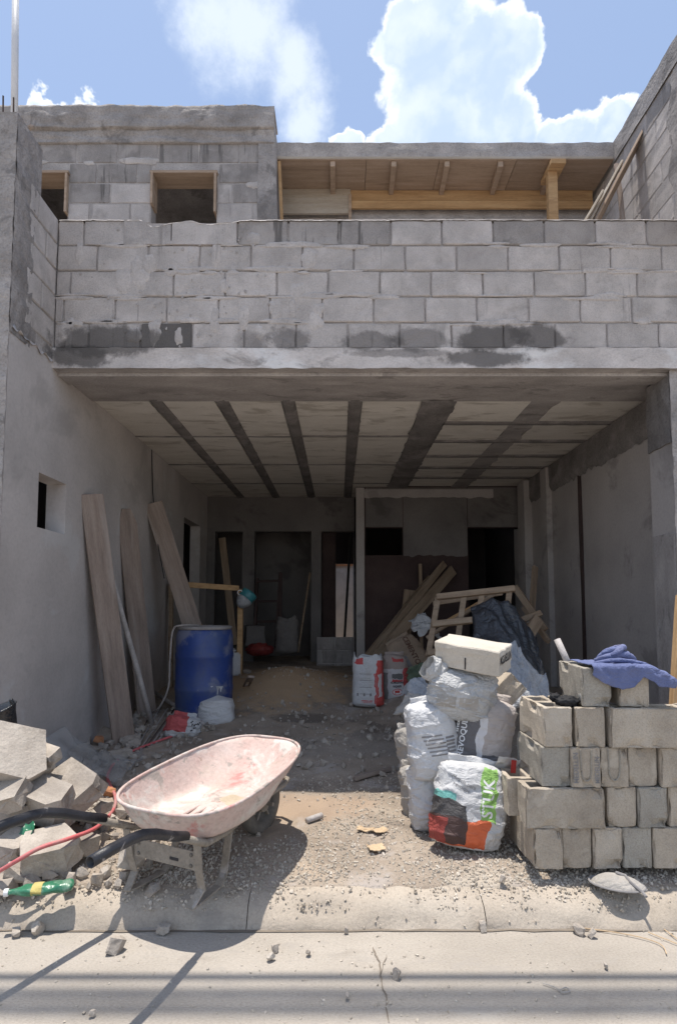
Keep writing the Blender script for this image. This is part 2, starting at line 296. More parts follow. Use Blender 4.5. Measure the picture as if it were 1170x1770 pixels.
# ------------------------------------------------------------------ mesh helpers
class MB:
    """collects shapes for ONE mesh"""
    def __init__(s): s.v = []; s.f = []
    def add(s, vs, fs):
        o = len(s.v); s.v += [tuple(p) for p in vs]; s.f += [tuple(i + o for i in f) for f in fs]; return s
    def box(s, c, d, rot=None):
        c = Vector(c); q = Euler(rot).to_matrix() if rot else Matrix.Identity(3)
        vs = [c + q @ Vector((x * d[0] / 2, y * d[1] / 2, z * d[2] / 2)) for z in (-1, 1) for y in (-1, 1) for x in (-1, 1)]
        return s.add(vs, [(0, 2, 3, 1), (4, 5, 7, 6), (0, 1, 5, 4), (2, 6, 7, 3), (0, 4, 6, 2), (1, 3, 7, 5)])
    def bar(s, p0, p1, wid, thk, side=(1, 0, 0)):
        p0, p1 = Vector(p0), Vector(p1); x = (p1 - p0).normalized()
        y = Vector(side); y = (y - x * y.dot(x)).normalized(); z = x.cross(y)
        vs = [p + y * (a * wid / 2) + z * (b * thk / 2) for p in (p0, p1) for b in (-1, 1) for a in (-1, 1)]
        return s.add(vs, [(0, 1, 3, 2), (4, 6, 7, 5), (0, 4, 5, 1), (2, 3, 7, 6), (0, 2, 6, 4), (1, 5, 7, 3)])
    def tube(s, pts, r, seg=10, caps=True):
        pts = [Vector(p) for p in pts]; rs = r if isinstance(r, (list, tuple)) else [r] * len(pts)
        up = Vector((0, 0, 1)); vs = []; n = len(pts)
        for i, p in enumerate(pts):
            d = (pts[min(i + 1, n - 1)] - pts[max(i - 1, 0)]).normalized()
            a = d.cross(up)
            if a.length < .05: a = d.cross(Vector((0, 1, 0)))
            a.normalize(); b = d.cross(a)
            vs += [p + (a * math.cos(2 * math.pi * k / seg) + b * math.sin(2 * math.pi * k / seg)) * rs[i] for k in range(seg)]
        fs = [(i * seg + k, i * seg + (k + 1) % seg, (i + 1) * seg + (k + 1) % seg, (i + 1) * seg + k) for i in range(n - 1) for k in range(seg)]
        if caps: fs += [tuple(range(seg))[::-1], tuple((n - 1) * seg + k for k in range(seg))]
        return s.add(vs, fs)
    def lathe(s, prof, seg=32, c=(0, 0, 0), q=None):
        vs = []; c = Vector(c)
        for (r, z) in prof:
            for k in range(seg):
                a = 2 * math.pi * k / seg; p = Vector((r * math.cos(a), r * math.sin(a), z)); vs.append(c + (q @ p if q else p))
        n = len(prof)
        fs = [(i * seg + k, i * seg + (k + 1) % seg, (i + 1) * seg + (k + 1) % seg, (i + 1) * seg + k) for i in range(n - 1) for k in range(seg)]
        fs += [tuple(range(seg))[::-1], tuple((n - 1) * seg + k for k in range(seg))]
        return s.add(vs, fs)
    def grid(s, fn, nu, nv):
        vs = [fn(i / (nu - 1), j / (nv - 1)) for j in range(nv) for i in range(nu)]
        return s.add(vs, [(j * nu + i, j * nu + i + 1, (j + 1) * nu + i + 1, (j + 1) * nu + i) for j in range(nv - 1) for i in range(nu - 1)])
    def mesh(s, name, bevel=0, seg=1, smooth=False, jit=0, sub=0, disp=0, dscale=9, fix=True):
        me = bpy.data.meshes.new(name); me.from_pydata(s.v, [], s.f)
        bm = bmesh.new(); bm.from_mesh(me)
        if fix: bmesh.ops.recalc_face_normals(bm, faces=bm.faces)
        if bevel:
            ed = [e for e in bm.edges if len(e.link_faces) == 2 and e.calc_face_angle(0) > .5]
            bmesh.ops.bevel(bm, geom=ed, offset=bevel, segments=seg, affect='EDGES', clamp_overlap=True)
        if sub: bmesh.ops.subdivide_edges(bm, edges=bm.edges, cuts=sub, use_grid_fill=True)
        if jit:
            for v in bm.verts: v.co += Vector([random.uniform(-jit, jit) for _ in range(3)])
        if disp:
            bm.normal_update(); o = Vector([random.uniform(0, 90) for _ in range(3)])
            for v in bm.verts: v.co += noise.noise_vector(v.co * dscale + o) * disp
        for f in bm.faces: f.smooth = smooth
        bm.to_mesh(me); bm.free(); me.update(); return me

def add(name, me, mat, parent=None, loc=(0, 0, 0), rot=(0, 0, 0), **kw):
    if isinstance(me, MB): me = me.mesh(name, **kw)
    o = bpy.data.objects.new(name, me)
    if mat is not None and not me.materials: me.materials.append(M[mat] if isinstance(mat, str) else mat)
    COL.objects.link(o); o.location = loc; o.rotation_euler = rot; o.parent = parent
    return o
def tag(o, label=None, cat=None, group=None, kind=None):
    for k, v in (('label', label), ('category', cat), ('group', group), ('kind', kind)):
        if v: o[k] = v
    if cat and not o.get('kind'): o['kind'] = 'thing'
    return o
def thing(name, label, cat, loc=(0, 0, 0), rot=(0, 0, 0), group=None):
    o = bpy.data.objects.new(name, None); COL.objects.link(o); o.location = loc; o.rotation_euler = rot
    o.empty_display_size = .05
    return tag(o, label, cat, group)
def struct(name, me, mat, **kw): return tag(add(name, me, mat, **kw), kind='structure')
def solid(o, t, off=-1):
    md = o.modifiers.new('thickness', 'SOLIDIFY'); md.thickness = t; md.offset = off; return o
def subsurf(o, n=1):
    md = o.modifiers.new('smooth', 'SUBSURF'); md.levels = n; md.render_levels = n; return o
def axes(x, y):
    x = Vector(x).normalized(); y = Vector(y); y = (y - x * y.dot(x)).normalized(); z = x.cross(y)
    return Matrix((x, y, z)).transposed()
def lettering(name, body, size, mat, parent, mtx, surf=None, bold=0, gap=.002, width=None, depth=None):
    """flat print: letters in the local XZ plane of the parent, read from -Y; laid onto surf along +Y when given"""
    cu = bpy.data.curves.new(name, 'FONT'); cu.body = body; cu.size = size; cu.align_x = 'CENTER'; cu.align_y = 'CENTER'
    cu.offset = bold; cu.resolution_u = 3
    tmp = bpy.data.objects.new(name, cu); COL.objects.link(tmp)
    me = bpy.data.meshes.new_from_object(tmp.evaluated_get(bpy.context.evaluated_depsgraph_get()))
    bpy.data.objects.remove(tmp); bpy.data.curves.remove(cu)
    bm = bmesh.new(); bm.from_mesh(me)
    if width:
        xs = [v.co.x for v in bm.verts]; k = width / max(1e-6, max(xs) - min(xs))
        for v in bm.verts: v.co.x *= k
    if surf is not None:
        bmesh.ops.triangulate(bm, faces=bm.faces)
        bmesh.ops.subdivide_edges(bm, edges=[e for e in bm.edges if e.calc_length() > size * .3], cuts=1)
    m4 = mtx @ Matrix.Rotation(R(90), 4, 'X')
    for v in bm.verts:
        co = m4 @ v.co
        if surf is not None:
            hit = surf.ray_cast(Vector((co.x, co.y - 2, co.z)), Vector((0, 1, 0)))
            if hit[0] is not None: co = hit[0] - Vector((0, gap, 0))
        v.co = co
    bm.to_mesh(me); bm.free(); me.materials.clear()
    return add(name, me, mat, parent)
def patch(name, x0, x1, z0, z1, mat, parent, surf, gap=.0015, n=8, ellipse=False):
    """a printed panel lying on the front of a sack"""
    nx = max(3, n); nz = max(3, n); vs = []; ok = []
    for j in range(nz):
        for i in range(nx):
            a, b = i / (nx - 1), j / (nz - 1)
            if ellipse:
                th = 2 * math.pi * a; x = (x0 + x1) / 2 + (x1 - x0) / 2 * b * math.cos(th); z = (z0 + z1) / 2 + (z1 - z0) / 2 * b * math.sin(th)
            else: x, z = x0 + (x1 - x0) * a, z0 + (z1 - z0) * b
            h = surf.ray_cast(Vector((x, -2, z)), Vector((0, 1, 0)))
            ok.append(h[0] is not None); vs.append((x, (h[0].y if h[0] is not None else 0) - gap, z))
    fs = [q for j in range(nz - 1) for i in range(nx - 1) for q in [(j * nx + i, j * nx + i + 1, (j + 1) * nx + i + 1, (j + 1) * nx + i)] if all(ok[k] for k in q)]
    return add(name, MB().add(vs, fs), mat, parent, fix=False, smooth=True)
def bvh(o): return BVHTree.FromPolygons([v.co.copy() for v in o.data.vertices], [tuple(p.vertices) for p in o.data.polygons])

# ------------------------------------------------------------------ ground
GY = [2.7, 2.82, 2.93, 3.05, 3.5, 4.2, 5.0, 6.0, 7.0, 8.0, 9.4, 14]
GZ = [.095, .110, .124, .142, .165, .20, .27, .37, .46, .54, .60, .60]
def bump2(x, y, cx, cy, rx, ry, a): return a * math.exp(-((x - cx) / rx) ** 2 - ((y - cy) / ry) ** 2)
def ground(x, y):
    z = float(np.interp(y, GY, GZ))
    z += bump2(x, y, -2.0, 3.3, .55, .45, .22) + bump2(x, y, -.65, 7.1, .75, .8, .26)
    z += bump2(x, y, 1.75, 5.4, .75, .8, .42) + bump2(x, y, 1.2, 6.8, .8, .7, .3)
    k = min(1, max(.45, (y - 2.8) / .25))
    z += k * (noise.noise(Vector((x * 2.1, y * 2.1, 3))) * .018 + noise.noise(Vector((x * 7, y * 7, 8))) * .010 + noise.noise(Vector((x * 19, y * 19, 1))) * .006)
    return z

struct('ground', MB().add([(-400, -400, -.03), (400, -400, -.03), (400, 400, -.03), (-400, 400, -.03)], [(0, 1, 2, 3)]), 'earth')
KY = 2.745
def road_z(x, y): return noise.noise(Vector((x * .7, y * 1.6, 4))) * .006
rd = MB().grid(lambda a, b: (-60 + 120 * a, -7 + (KY + .05 + 7) * b, 0), 2, 2)
struct('road', rd, 'road')
# expansion joints and cracks of the road and kerb
def crack(name, pts, wdt, mat='crack', z=.004):
    vs = []; n = len(pts); rnd = random.Random(name + str(pts[0]))
    dense = []
    for i in range(n - 1):
        for k in range(6):
            t = k / 6; p = Vector(pts[i]).lerp(Vector(pts[i + 1]), t); dense.append(p + Vector((rnd.uniform(-1, 1) * .006, rnd.uniform(-1, 1) * .006, 0)))
    dense.append(Vector(pts[-1])); fs = []
    for i, p in enumerate(dense):
        d = (dense[min(i + 1, len(dense) - 1)] - dense[max(0, i - 1)]).normalized(); nn = Vector((-d.y, d.x, 0))
        wq = wdt * rnd.uniform(.4, 1.2) * (.3 if i in (0, len(dense) - 1) else 1)
        vs += [p + nn * wq / 2, p - nn * wq / 2]
    fs = [(2 * i, 2 * i + 1, 2 * i + 3, 2 * i + 2) for i in range(len(dense) - 1)]
    return struct(name, MB().add([(a.x, a.y, a.z + z) for a in vs], fs), mat)
crack('road_crack', [P(u, v, z=0) for u, v in [(643, 1640), (655, 1665), (662, 1700), (672, 1770)]], .007)
crack('road_crack', [P(u, v, z=0) for u, v in [(668, 1650), (656, 1690)]], .004)
crack('road_joint', [Vector((x, KY - .035 + .006 * math.sin(x * 9), 0)) for x in (-3, -2, -1, -.3, .3, .9, 1.6, 2.4, 3)], .018)
# rounded kerb, poured in lengths
prof = [(a, b_ * .88) for a, b_ in [(KY - .035, -.03), (KY - .02, .012), (KY + .01, .05), (KY + .045, .088), (KY + .085, .115), (KY + .13, .130), (KY + .2, .132), (KY + .30, .105), (KY + .36, .02)]]
cuts = [-14, -9.2, -5.2, -1.62, -.43, .69, 2.9, 6.5, 14]
for a, b in zip(cuts, cuts[1:]):
    nx = max(2, int((b - a) / .06)) if abs(a) < 6 and abs(b) < 7 else 2
    kb = MB().grid(lambda s, t, a=a, b=b: (a + .002 + (b - a - .004) * s,
        prof[round(t * (len(prof) - 1))][0] + (noise.noise(Vector(((a + (b - a) * s) * 5, t * 4, 2))) * .03 if nx > 2 else 0),
        prof[round(t * (len(prof) - 1))][1] + (noise.noise(Vector(((a + (b - a) * s) * 6, t * 6, 7))) * .014 if nx > 2 else 0)), nx, len(prof))
    struct('kerb', kb, 'kerb', smooth=True)
yd = MB().grid(lambda a, b: (lambda x, y: (x, y, ground(x, y) - .045 * max(0, 1 - (y - 2.845) / .05)))(-3.4 + 7.0 * a, 2.845 + 11.15 * b ** 1.6), 230, 300)
struct('yard_ground', yd, 'earth', smooth=True)
# ------------------------------------------------------------------ the unfinished house
house = thing('unfinished_house', 'unfinished two storey grey concrete block house with open garage', 'house')
XL, XR = -2.22, 2.80
def wallpart(name, mb, mat, **kw): return add(name, mb, mat, house, **kw)

def block_mesh(L, Wd, H, seed, notch=0):
    random.seed(seed)
    mb = MB().box((0, 0, 0), (L, Wd, H))
    return mb.mesh('block_shape', bevel=.007, sub=2, disp=.005, dscale=24)
BL, BH = .405, .2108
VAR = [block_mesh(BL - .011, .05, BH - .011, 50 + i) for i in range(5)]
HALF = [block_mesh(.19, .05, BH - .011, 70 + i) for i in range(3)]
def lay(parent, origin, du, dn, length, z0, courses, mats, phase, holes=(), proud=.006, bl=BL, bh=BH, name='block', skip=None, rowmat=None):
    """lay running-bond courses; origin at the wall's left end on its face, du along it, dn outwards"""
    du, dn = Vector(du), Vector(dn); rnd = random.Random(int(abs(origin[0] * 100 + origin[1] * 10)) + courses)
    rz = math.atan2(du.y, du.x)
    for c in range(courses):
        s = -phase[c % len(phase)] * bl
        while s < length - .02:
            a, b = max(s, 0), min(s + bl, length); s += bl
            if b - a < .05: continue
            z = z0 + bh * c
            segs = [(a, b)]
            for (h0, h1, k0, k1) in holes:
                if z + bh * .6 > k0 and z + bh * .4 < k1:
                    segs = [q for (x0, x1) in segs for q in ((x0, min(x1, h0)), (max(x0, h1), x1)) if q[1] - q[0] > .05]
            for (x0, x1) in segs:
                mid = (x0 + x1) / 2
                if skip and skip(mid, c): continue
                full = x1 - x0 > bl * .6
                me = rnd.choice(VAR if full else HALF)
                o = bpy.data.objects.new(name, me); COL.objects.link(o); o.parent = parent
                p = Vector(origin) + du * mid + dn * (proud - .025 + rnd.uniform(-.0025, .0025))
                o.location = (p.x, p.y, z + bh / 2); o.rotation_euler = (rnd.uniform(-.006, .006), 0, rz + rnd.uniform(-.005, .005))
                o.scale = (((x1 - x0 - .011) / ((BL - .011) if full else .19)), 1, bh / BH)
                mt = rowmat(mid, c) if rowmat else rnd.choices(mats, [6, 1][:len(mats)])[0]
                if not me.materials: me.materials.append(M['block'])
                o.material_slots[0].link = 'OBJECT'; o.material_slots[0].material = M[mt]

# --- balcony parapet
PY, PZ0, PZ1 = 4.25, 3.513, 4.567
par = wallpart('balcony_parapet', MB().box(((XL + 3.6) / 2, PY + .078, (PZ0 + PZ1 - .02) / 2), (3.6 - XL, .14, PZ1 - PZ0 - .02)), 'mortar')
def prow(mid, c):
    if c == 0 and abs(mid - .76) < .2: return 'block_wet'
    if c == 4 and mid > 1.3: return 'block_dark' if random.random() < .55 else 'block'
    return 'block'
def pskip(mid, c): return c == 4 and .55 < mid < 1.4
random.seed(3)
lay(par, (XL, PY, 0), (1, 0, 0), (0, -1, 0), 5.3, PZ0, 5, ['block'], [.34, .84, .72, .22, .5], rowmat=prow, skip=pskip)
# the broken blocks along the top left
def broken(x0, x1, zt):
    n = 14; rnd = random.Random(x0); top = [zt(x0 + (x1 - x0) * i / n) + rnd.uniform(-.008, .008) for i in range(n + 1)]
    vs = []; zb = PZ0 + 4 * BH + .005
    for y in (PY - .012, PY + .15):
        for i in range(n + 1):
            x = x0 + .005 + (x1 - x0 - .01) * i / n
            vs += [(x, y + rnd.uniform(-.003, .003), zb), (x, y + rnd.uniform(-.004, .004), top[i] - (0 if y < PY + .1 else rnd.uniform(0, .03)))]
    m = 2 * (n + 1); fs = []
    for i in range(n):
        a = 2 * i; fs += [(a, a + 2, a + 3, a + 1), (m + a, m + a + 1, m + a + 3, m + a + 2), (a + 1, a + 3, m + a + 3, m + a + 1), (a, m + a, m + a + 2, a + 2)]
    fs += [(0, 1, m + 1, m), (2 * n, m + 2 * n, m + 2 * n + 1, 2 * n + 1)]
    add('broken_block', MB().add(vs, fs), 'block', par)
def topline(x):
    u = 585 + x * 220
    d = np.interp(u, [200, 240, 252, 262, 275, 290, 305, 322, 330, 345, 360, 375, 395, 415, 440], [0, 0, 8, 13, 11, 6, 5, 3, 1, 7, 9, 6, 6, 1, 0])
    return PZ1 - .005 - d / 220
for a, b in ((.52, .90), (.90, 1.42)): broken(XL + a, XL + b, topline)
def cap(a, b):
    x = XL + .01 + 5.2 * a; w_ = .010 + .006 * noise.noise(Vector((x * 9, 2, 1))) + .004 * noise.noise(Vector((x * 40, 2, 1))) - (.004 if x > .4 else 0)
    zt = topline(x) + .004
    return (x, (PY - .0125 - w_ * .2, PY - .010 + w_ * .5, PY + .02, PY + .12)[round(b * 3)], (zt - w_, zt + .002, zt + .005, zt + .004)[round(b * 3)] + noise.noise(Vector((x * 25, b, 3))) * .003)
add('sun_catching_lip', MB().grid(cap, 420, 4), 'smear', par, smooth=False)  # lip added along the top edge so the sun draws a bright line
# splashes and runs of cement on the parapet face (raised lumps)
rnd = random.Random(5); mb = MB()
for i in range(90):
    u, v = rnd.gauss(330, 110), rnd.choice([rnd.uniform(395, 600), rnd.gauss(520, 40)])
    if not 100 < u < 560: continue
    c = P(u, v, Y=PY - .012); r = rnd.uniform(.004, .013); k = 6
    mb.add([(c.x + r * math.cos(2 * math.pi * j / k) * rnd.uniform(.6, 1.3), PY - .0095, c.z + r * rnd.uniform(.7, 1.8) * math.sin(2 * math.pi * j / k)) for j in range(k)] + [(c.x, PY - .015, c.z)], [(j, (j + 1) % k, k) for j in range(k)])
tag(add('cement_splash', mb, 'mortar', house, smooth=True), kind='stuff')
mb = MB(); rnd = random.Random(8)
def smear(cx, cz, rx, rz_, Yf):
    if Yf < 5 and cz + rz_ * 1.5 > PZ1 - .05: return
    n = 22; sd = rnd.uniform(0, 99); pts = []
    for rr_ in (1.0, .8, .4):
        for k in range(n):
            a = 2 * math.pi * k / n; j = 1 + .45 * noise.noise(Vector((math.cos(a) * 1.6, math.sin(a) * 1.6, sd))) + .2 * noise.noise(Vector((math.cos(a) * 5, math.sin(a) * 5, sd)))
            pts.append((cx + rx * j * rr_ * math.cos(a), Yf + (.006 if rr_ == 1 else -.0005 - .002 * (1 - rr_)), cz + rz_ * j * rr_ * math.sin(a)))
    mb.add(pts, [(r * n + k, r * n + (k + 1) % n, (r + 1) * n + (k + 1) % n, (r + 1) * n + k) for r in range(2) for k in range(n)] + [tuple(2 * n + k for k in range(n))])
for i in range(120):
    left = rnd.random() < .6
    x = rnd.uniform(XL + .05, -.1) if left else rnd.uniform(-.2, 2.7)
    row = rnd.randrange(0, 5); z = PZ0 + BH * row + rnd.uniform(-.02, .02)
    if left and rnd.random() < .35: smear(x, z + rnd.uniform(0, .15), rnd.uniform(.03, .07), rnd.uniform(.05, .13), PY - .0095)
    elif row: smear(x, z, rnd.uniform(.05, .2), rnd.uniform(.008, .024), PY - .0095)
for i in range(40):
    x, z, rx = rnd.uniform(-3.5, -.8), 4.443 + BH * rnd.randrange(2, 8) + rnd.uniform(-.03, .03), rnd.uniform(.05, .2)
    if z < 5.92 and any(a - 1.5 * rx < x < b + 1.5 * rx for a, b in ((-3.12, -2.68), (-1.856, -1.207))): continue
    smear(x, z, rx, rnd.uniform(.01, .05), 5.2905)
tag(add('mortar_smear', mb, 'smear', house, smooth=True), kind='stuff')
# --- concrete edge beam under the parapet and its soffit
BZ = 3.35
def beamface(a, b):
    x = XL + .0 + (3.6 - XL) * a; zz = BZ + (PZ0 - BZ) * b
    return (x, PY - .022 + noise.noise(Vector((x * 3, zz * 8, 1))) * .006 + noise.noise(Vector((x * 14, zz * 20, 5))) * .003, zz + (noise.noise(Vector((x * 9, 3, b * 5))) * .008))
eb = MB().grid(beamface, 160, 7)
edge_beam = wallpart('edge_beam', eb, 'beam', smooth=True)
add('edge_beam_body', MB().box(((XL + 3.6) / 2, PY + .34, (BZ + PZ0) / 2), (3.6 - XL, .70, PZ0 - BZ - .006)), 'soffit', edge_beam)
add('drip_lip', MB().grid(lambda a, b: (XL + (3.6 - XL) * a, PY - .018 + .10 * b, BZ + .004 - .006 * b + noise.noise(Vector((a * 60, b, 9))) * .004), 120, 3), 'soffit', edge_beam, smooth=True)
add('soffit_step', MB().box(((XL + XR) / 2, 4.40, BZ - .012), (XR - XL, .18, .03)).mesh('soffit_step', bevel=.006), 'soffit', edge_beam)

# --- garage ceiling: beams, joists and infill panels
CY0, CY1 = 4.90, 9.42
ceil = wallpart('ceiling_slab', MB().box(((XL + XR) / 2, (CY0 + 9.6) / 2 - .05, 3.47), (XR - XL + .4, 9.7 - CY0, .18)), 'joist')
def strip(name, x0, x1, y0, y1, z, sd, mat='joist', amp=.014):
    lx = x1 - x0 > y1 - y0; n = int(max(x1 - x0, y1 - y0) / .05)
    def f(a, b):
        l, c = (a, b) if lx else (b, a)
        e = amp * (2 * c - 1) * (noise.noise(Vector((l * n * .35, sd, c * 2))) + .5 * noise.noise(Vector((l * n * .9, sd, c * 3)))) + amp * .4 * noise.noise(Vector((l * n * .1, sd, 7)))
        zz = z + noise.noise(Vector((l * n * .3, c * 2, sd))) * .003 + (.02 if c in (0., 1.) else 0)
        return (x0 + (x1 - x0) * a + (0 if lx else e), y0 + (y1 - y0) * b + (e if lx else 0), zz)
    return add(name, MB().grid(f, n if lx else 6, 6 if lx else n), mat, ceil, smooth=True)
jx = [-1.66, -1.06, -.46, .155]
for x in jx: strip('ceiling_joist', x - .0625, x + .0625, CY0, CY1, 3.352, x * 7)
strip('ceiling_beam', .765, 1.075, CY0, 8.6, 3.345, 5.5, amp=.03)
ys = [CY0, 6.03, 7.24, 8.38, CY1]; xs = [XL] + jx + [.77]
prnd = random.Random(11)
for y in ys[1:-1]: strip('cross_joint', XL, .77, y - .022, y + .022, 3.362, y, amp=.012)
for i in range(len(xs) - 1):
    x0 = xs[i] + (.0625 if i else 0); x1 = xs[i + 1] - (.0625 if i < 4 else 0)
    for j in range(4):
        o = add('ceiling_panel', MB().box((0, 0, 0), (x1 - x0 - .006, ys[j + 1] - ys[j] - .03, .03)), 'panel', ceil,
                ((x0 + x1) / 2, (ys[j] + ys[j + 1]) / 2, 3.385 + prnd.uniform(-.004, .004)), (prnd.uniform(-.004, .004), prnd.uniform(-.006, .006), 0))
yr = [CY0, 5.58, 6.2, 6.82, 7.4, 7.98, 8.6]
for j in range(6):
    if j: strip('ceiling_joist', 1.07, XR, yr[j] - .055, yr[j] + .055, 3.355, j * 3.1)
    for (x0, x1) in ((1.08, 1.75), (2.0, XR)):
        add('ceiling_panel', MB().box((0, 0, 0), (x1 - x0, yr[j + 1] - yr[j] - .11, .03)), 'panel', ceil,
            ((x0 + x1) / 2, (yr[j] + yr[j + 1]) / 2, 3.385 + prnd.uniform(-.004, .004)), (prnd.uniform(-.006, .006), prnd.uniform(-.006, .006), 0))
add('smeared_strip', MB().grid(lambda a, b: (1.75 + .25 * a + noise.noise(Vector((a * 3, b * 20, 5))) * .05, CY0 + (8.6 - CY0) * b, 3.366 + noise.noise(Vector((a * 4, b * 30, 2))) * .004), 8, 80), 'soffit', ceil, smooth=True)

# --- left wall: plastered, with a small window and a doorway
LW0, LW1 = 3.66, 9.42
def wall_x(name, X0, X1, y0, y1, z0, z1, holes, mat):
    """a wall running along Y with rectangular openings (y0,y1,z0,z1)"""
    yc = sorted({y0, y1, *[h[0] for h in holes], *[h[1] for h in holes]}); zc = sorted({z0, z1, *[h[2] for h in holes], *[h[3] for h in holes]})
    mb = MB()
    for i in range(len(yc) - 1):
        run = None
        for k in range(len(zc) - 1):
            ym, zm = (yc[i] + yc[i + 1]) / 2, (zc[k] + zc[k + 1]) / 2
            open_ = any(h[0] < ym < h[1] and h[2] < zm < h[3] for h in holes)
            if not open_: run = (run[0], zc[k + 1]) if run else (zc[k], zc[k + 1])
            if run and (open_ or k == len(zc) - 2):
                mb.box(((X0 + X1) / 2, (yc[i] + yc[i + 1]) / 2, (run[0] + run[1]) / 2), (abs(X1 - X0), yc[i + 1] - yc[i], run[1] - run[0])); run = None
    return wallpart(name, mb, mat)
lw = wall_x('left_wall', XL - .16, XL + .0, LW0 + .005, LW1, -.1, 3.42, [(4.10, 4.52, 2.09, 2.5), (8.0, 8.95, -.1, 2.8)], 'plaster')
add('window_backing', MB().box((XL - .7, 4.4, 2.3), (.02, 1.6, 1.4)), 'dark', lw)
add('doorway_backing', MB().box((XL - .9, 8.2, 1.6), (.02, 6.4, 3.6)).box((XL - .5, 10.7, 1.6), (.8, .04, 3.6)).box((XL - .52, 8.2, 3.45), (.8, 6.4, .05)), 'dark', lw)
add('plaster_lip', MB().grid(lambda a, b: (XL + .012 - .012 * b, LW0 + .02 + .60 * a, 3.40 + .0 * a + .035 * noise.noise(Vector((a * 9, b * 2, 4))) + b * .012), 40, 3), 'plaster', lw, smooth=True)
# rough column ending the wall, with block side wall on top of it
colm = wallpart('left_column', MB().grid(lambda a, b: (XL - .5 + .5 * a, LW0 - .004 + noise.noise(Vector((a * 6, b * 40, 2))) * .014 + noise.noise(Vector((a * 20, b * 110, 4))) * .008, -.05 + 4.98 * b), 14, 160), 'rough_cast', smooth=True)
add('column_body', MB().box((XL - .25 - .003, LW0 + .17, 2.45), (.5, .32, 4.96)), 'rough_cast', colm)
add('column_side', MB().grid(lambda a, b: (XL + .004 + noise.noise(Vector((a * 5, b * 14, 3))) * .012 + noise.noise(Vector((a * 16, b * 46, 1))) * .006, LW0 - .002 + .25 * a, 3.36 + 1.55 * b), 14, 80), 'rough_cast', colm, smooth=True)
sw = wallpart('left_side_wall', MB().box((XL - .08, (LW0 + .2 + PY) / 2 + .05, (3.42 + 4.55) / 2), (.15, PY - LW0 - .1, 4.55 - 3.42)), 'mortar')
lay(sw, (XL, PY - .012, 0), (0, -1, 0), (1, 0, 0), .40, 3.513, 5, ['block'], [0, .5, .1, .6, .3])
# --- right wall, pier, ring beam, pilasters
rw = wall_x('right_wall', XR, XR + .16, 4.3, 8.9, -.1, 3.42, [], 'plaster_in')
add('conduit_chase', MB().box((XR - .001, 6.42, 1.6), (.012, .09, 3.0)).mesh('conduit_chase', sub=3, disp=.02, dscale=12), 'raw', rw)
add('pilaster', MB().box((XR - .03, 7.4, 1.7), (.08, .22, 3.3)).mesh('pilaster', bevel=.008), 'plaster_in', rw)
add('pilaster', MB().box((XR - .05, 8.2, 1.7), (.12, .3, 3.3)).mesh('pilaster', bevel=.008), 'plaster_in', rw)
def ring(a, b):
    y = 4.6 + 4.0 * a; lo = 3.02 + .06 * noise.noise(Vector((y * 3, 2, 5))) + .04 * noise.noise(Vector((y * 13, 2, 5)))
    return (XR - .035 + noise.noise(Vector((y * 5, b * 4, 3))) * .008 + (.03 if b == 0 else 0), y, lo + (3.36 - lo) * b)
add('ring_beam', MB().grid(ring, 110, 6), 'joist', rw, smooth=True)
pier = wallpart('right_pier', MB().box((2.6 + .25, 4.45, 1.66), (.5, .34, 3.36)).mesh('right_pier', bevel=.006), 'plaster_in')
add('pier_patch', MB().box((2.6 - .002, 4.455, 1.03), (.014, .30, 2.1)).mesh('pier_patch', bevel=.003), 'soffit', pier)
add('pier_cap', MB().box((2.6 - .004, 4.455, 3.06), (.018, .31, .55)).mesh('pier_cap', sub=3, disp=.015, dscale=14), 'joist', pier)
pf = wallpart('right_pier_face', MB().grid(lambda a, b: (2.585 + .6 * a, 4.268 + noise.noise(Vector((a * 6, b * 30, 2))) * .012 + noise.noise(Vector((a * 20, b * 90, 4))) * .006, -.05 + 3.4 * b), 14, 120), 'rough_cast', smooth=True)
# --- rear of the garage
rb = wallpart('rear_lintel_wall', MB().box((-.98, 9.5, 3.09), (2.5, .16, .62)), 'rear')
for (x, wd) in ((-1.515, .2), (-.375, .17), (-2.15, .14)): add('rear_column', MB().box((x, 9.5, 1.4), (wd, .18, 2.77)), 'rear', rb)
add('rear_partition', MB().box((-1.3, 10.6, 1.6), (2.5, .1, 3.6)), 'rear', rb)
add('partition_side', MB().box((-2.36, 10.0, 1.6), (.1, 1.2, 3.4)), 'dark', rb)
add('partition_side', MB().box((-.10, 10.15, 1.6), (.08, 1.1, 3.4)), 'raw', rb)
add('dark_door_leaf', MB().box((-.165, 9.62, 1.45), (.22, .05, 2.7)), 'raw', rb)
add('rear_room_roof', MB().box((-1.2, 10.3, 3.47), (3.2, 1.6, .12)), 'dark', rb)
lowm = wallpart('low_block_wall', MB().box((-.05, 9.0, .62), (.58, .12, .8)), 'mortar')
lay(lowm, (-.34, 8.94, 0), (1, 0, 0), (0, -1, 0), .58, .40, 3, ['block_dark'], [.3, .8])
rr = wall = None
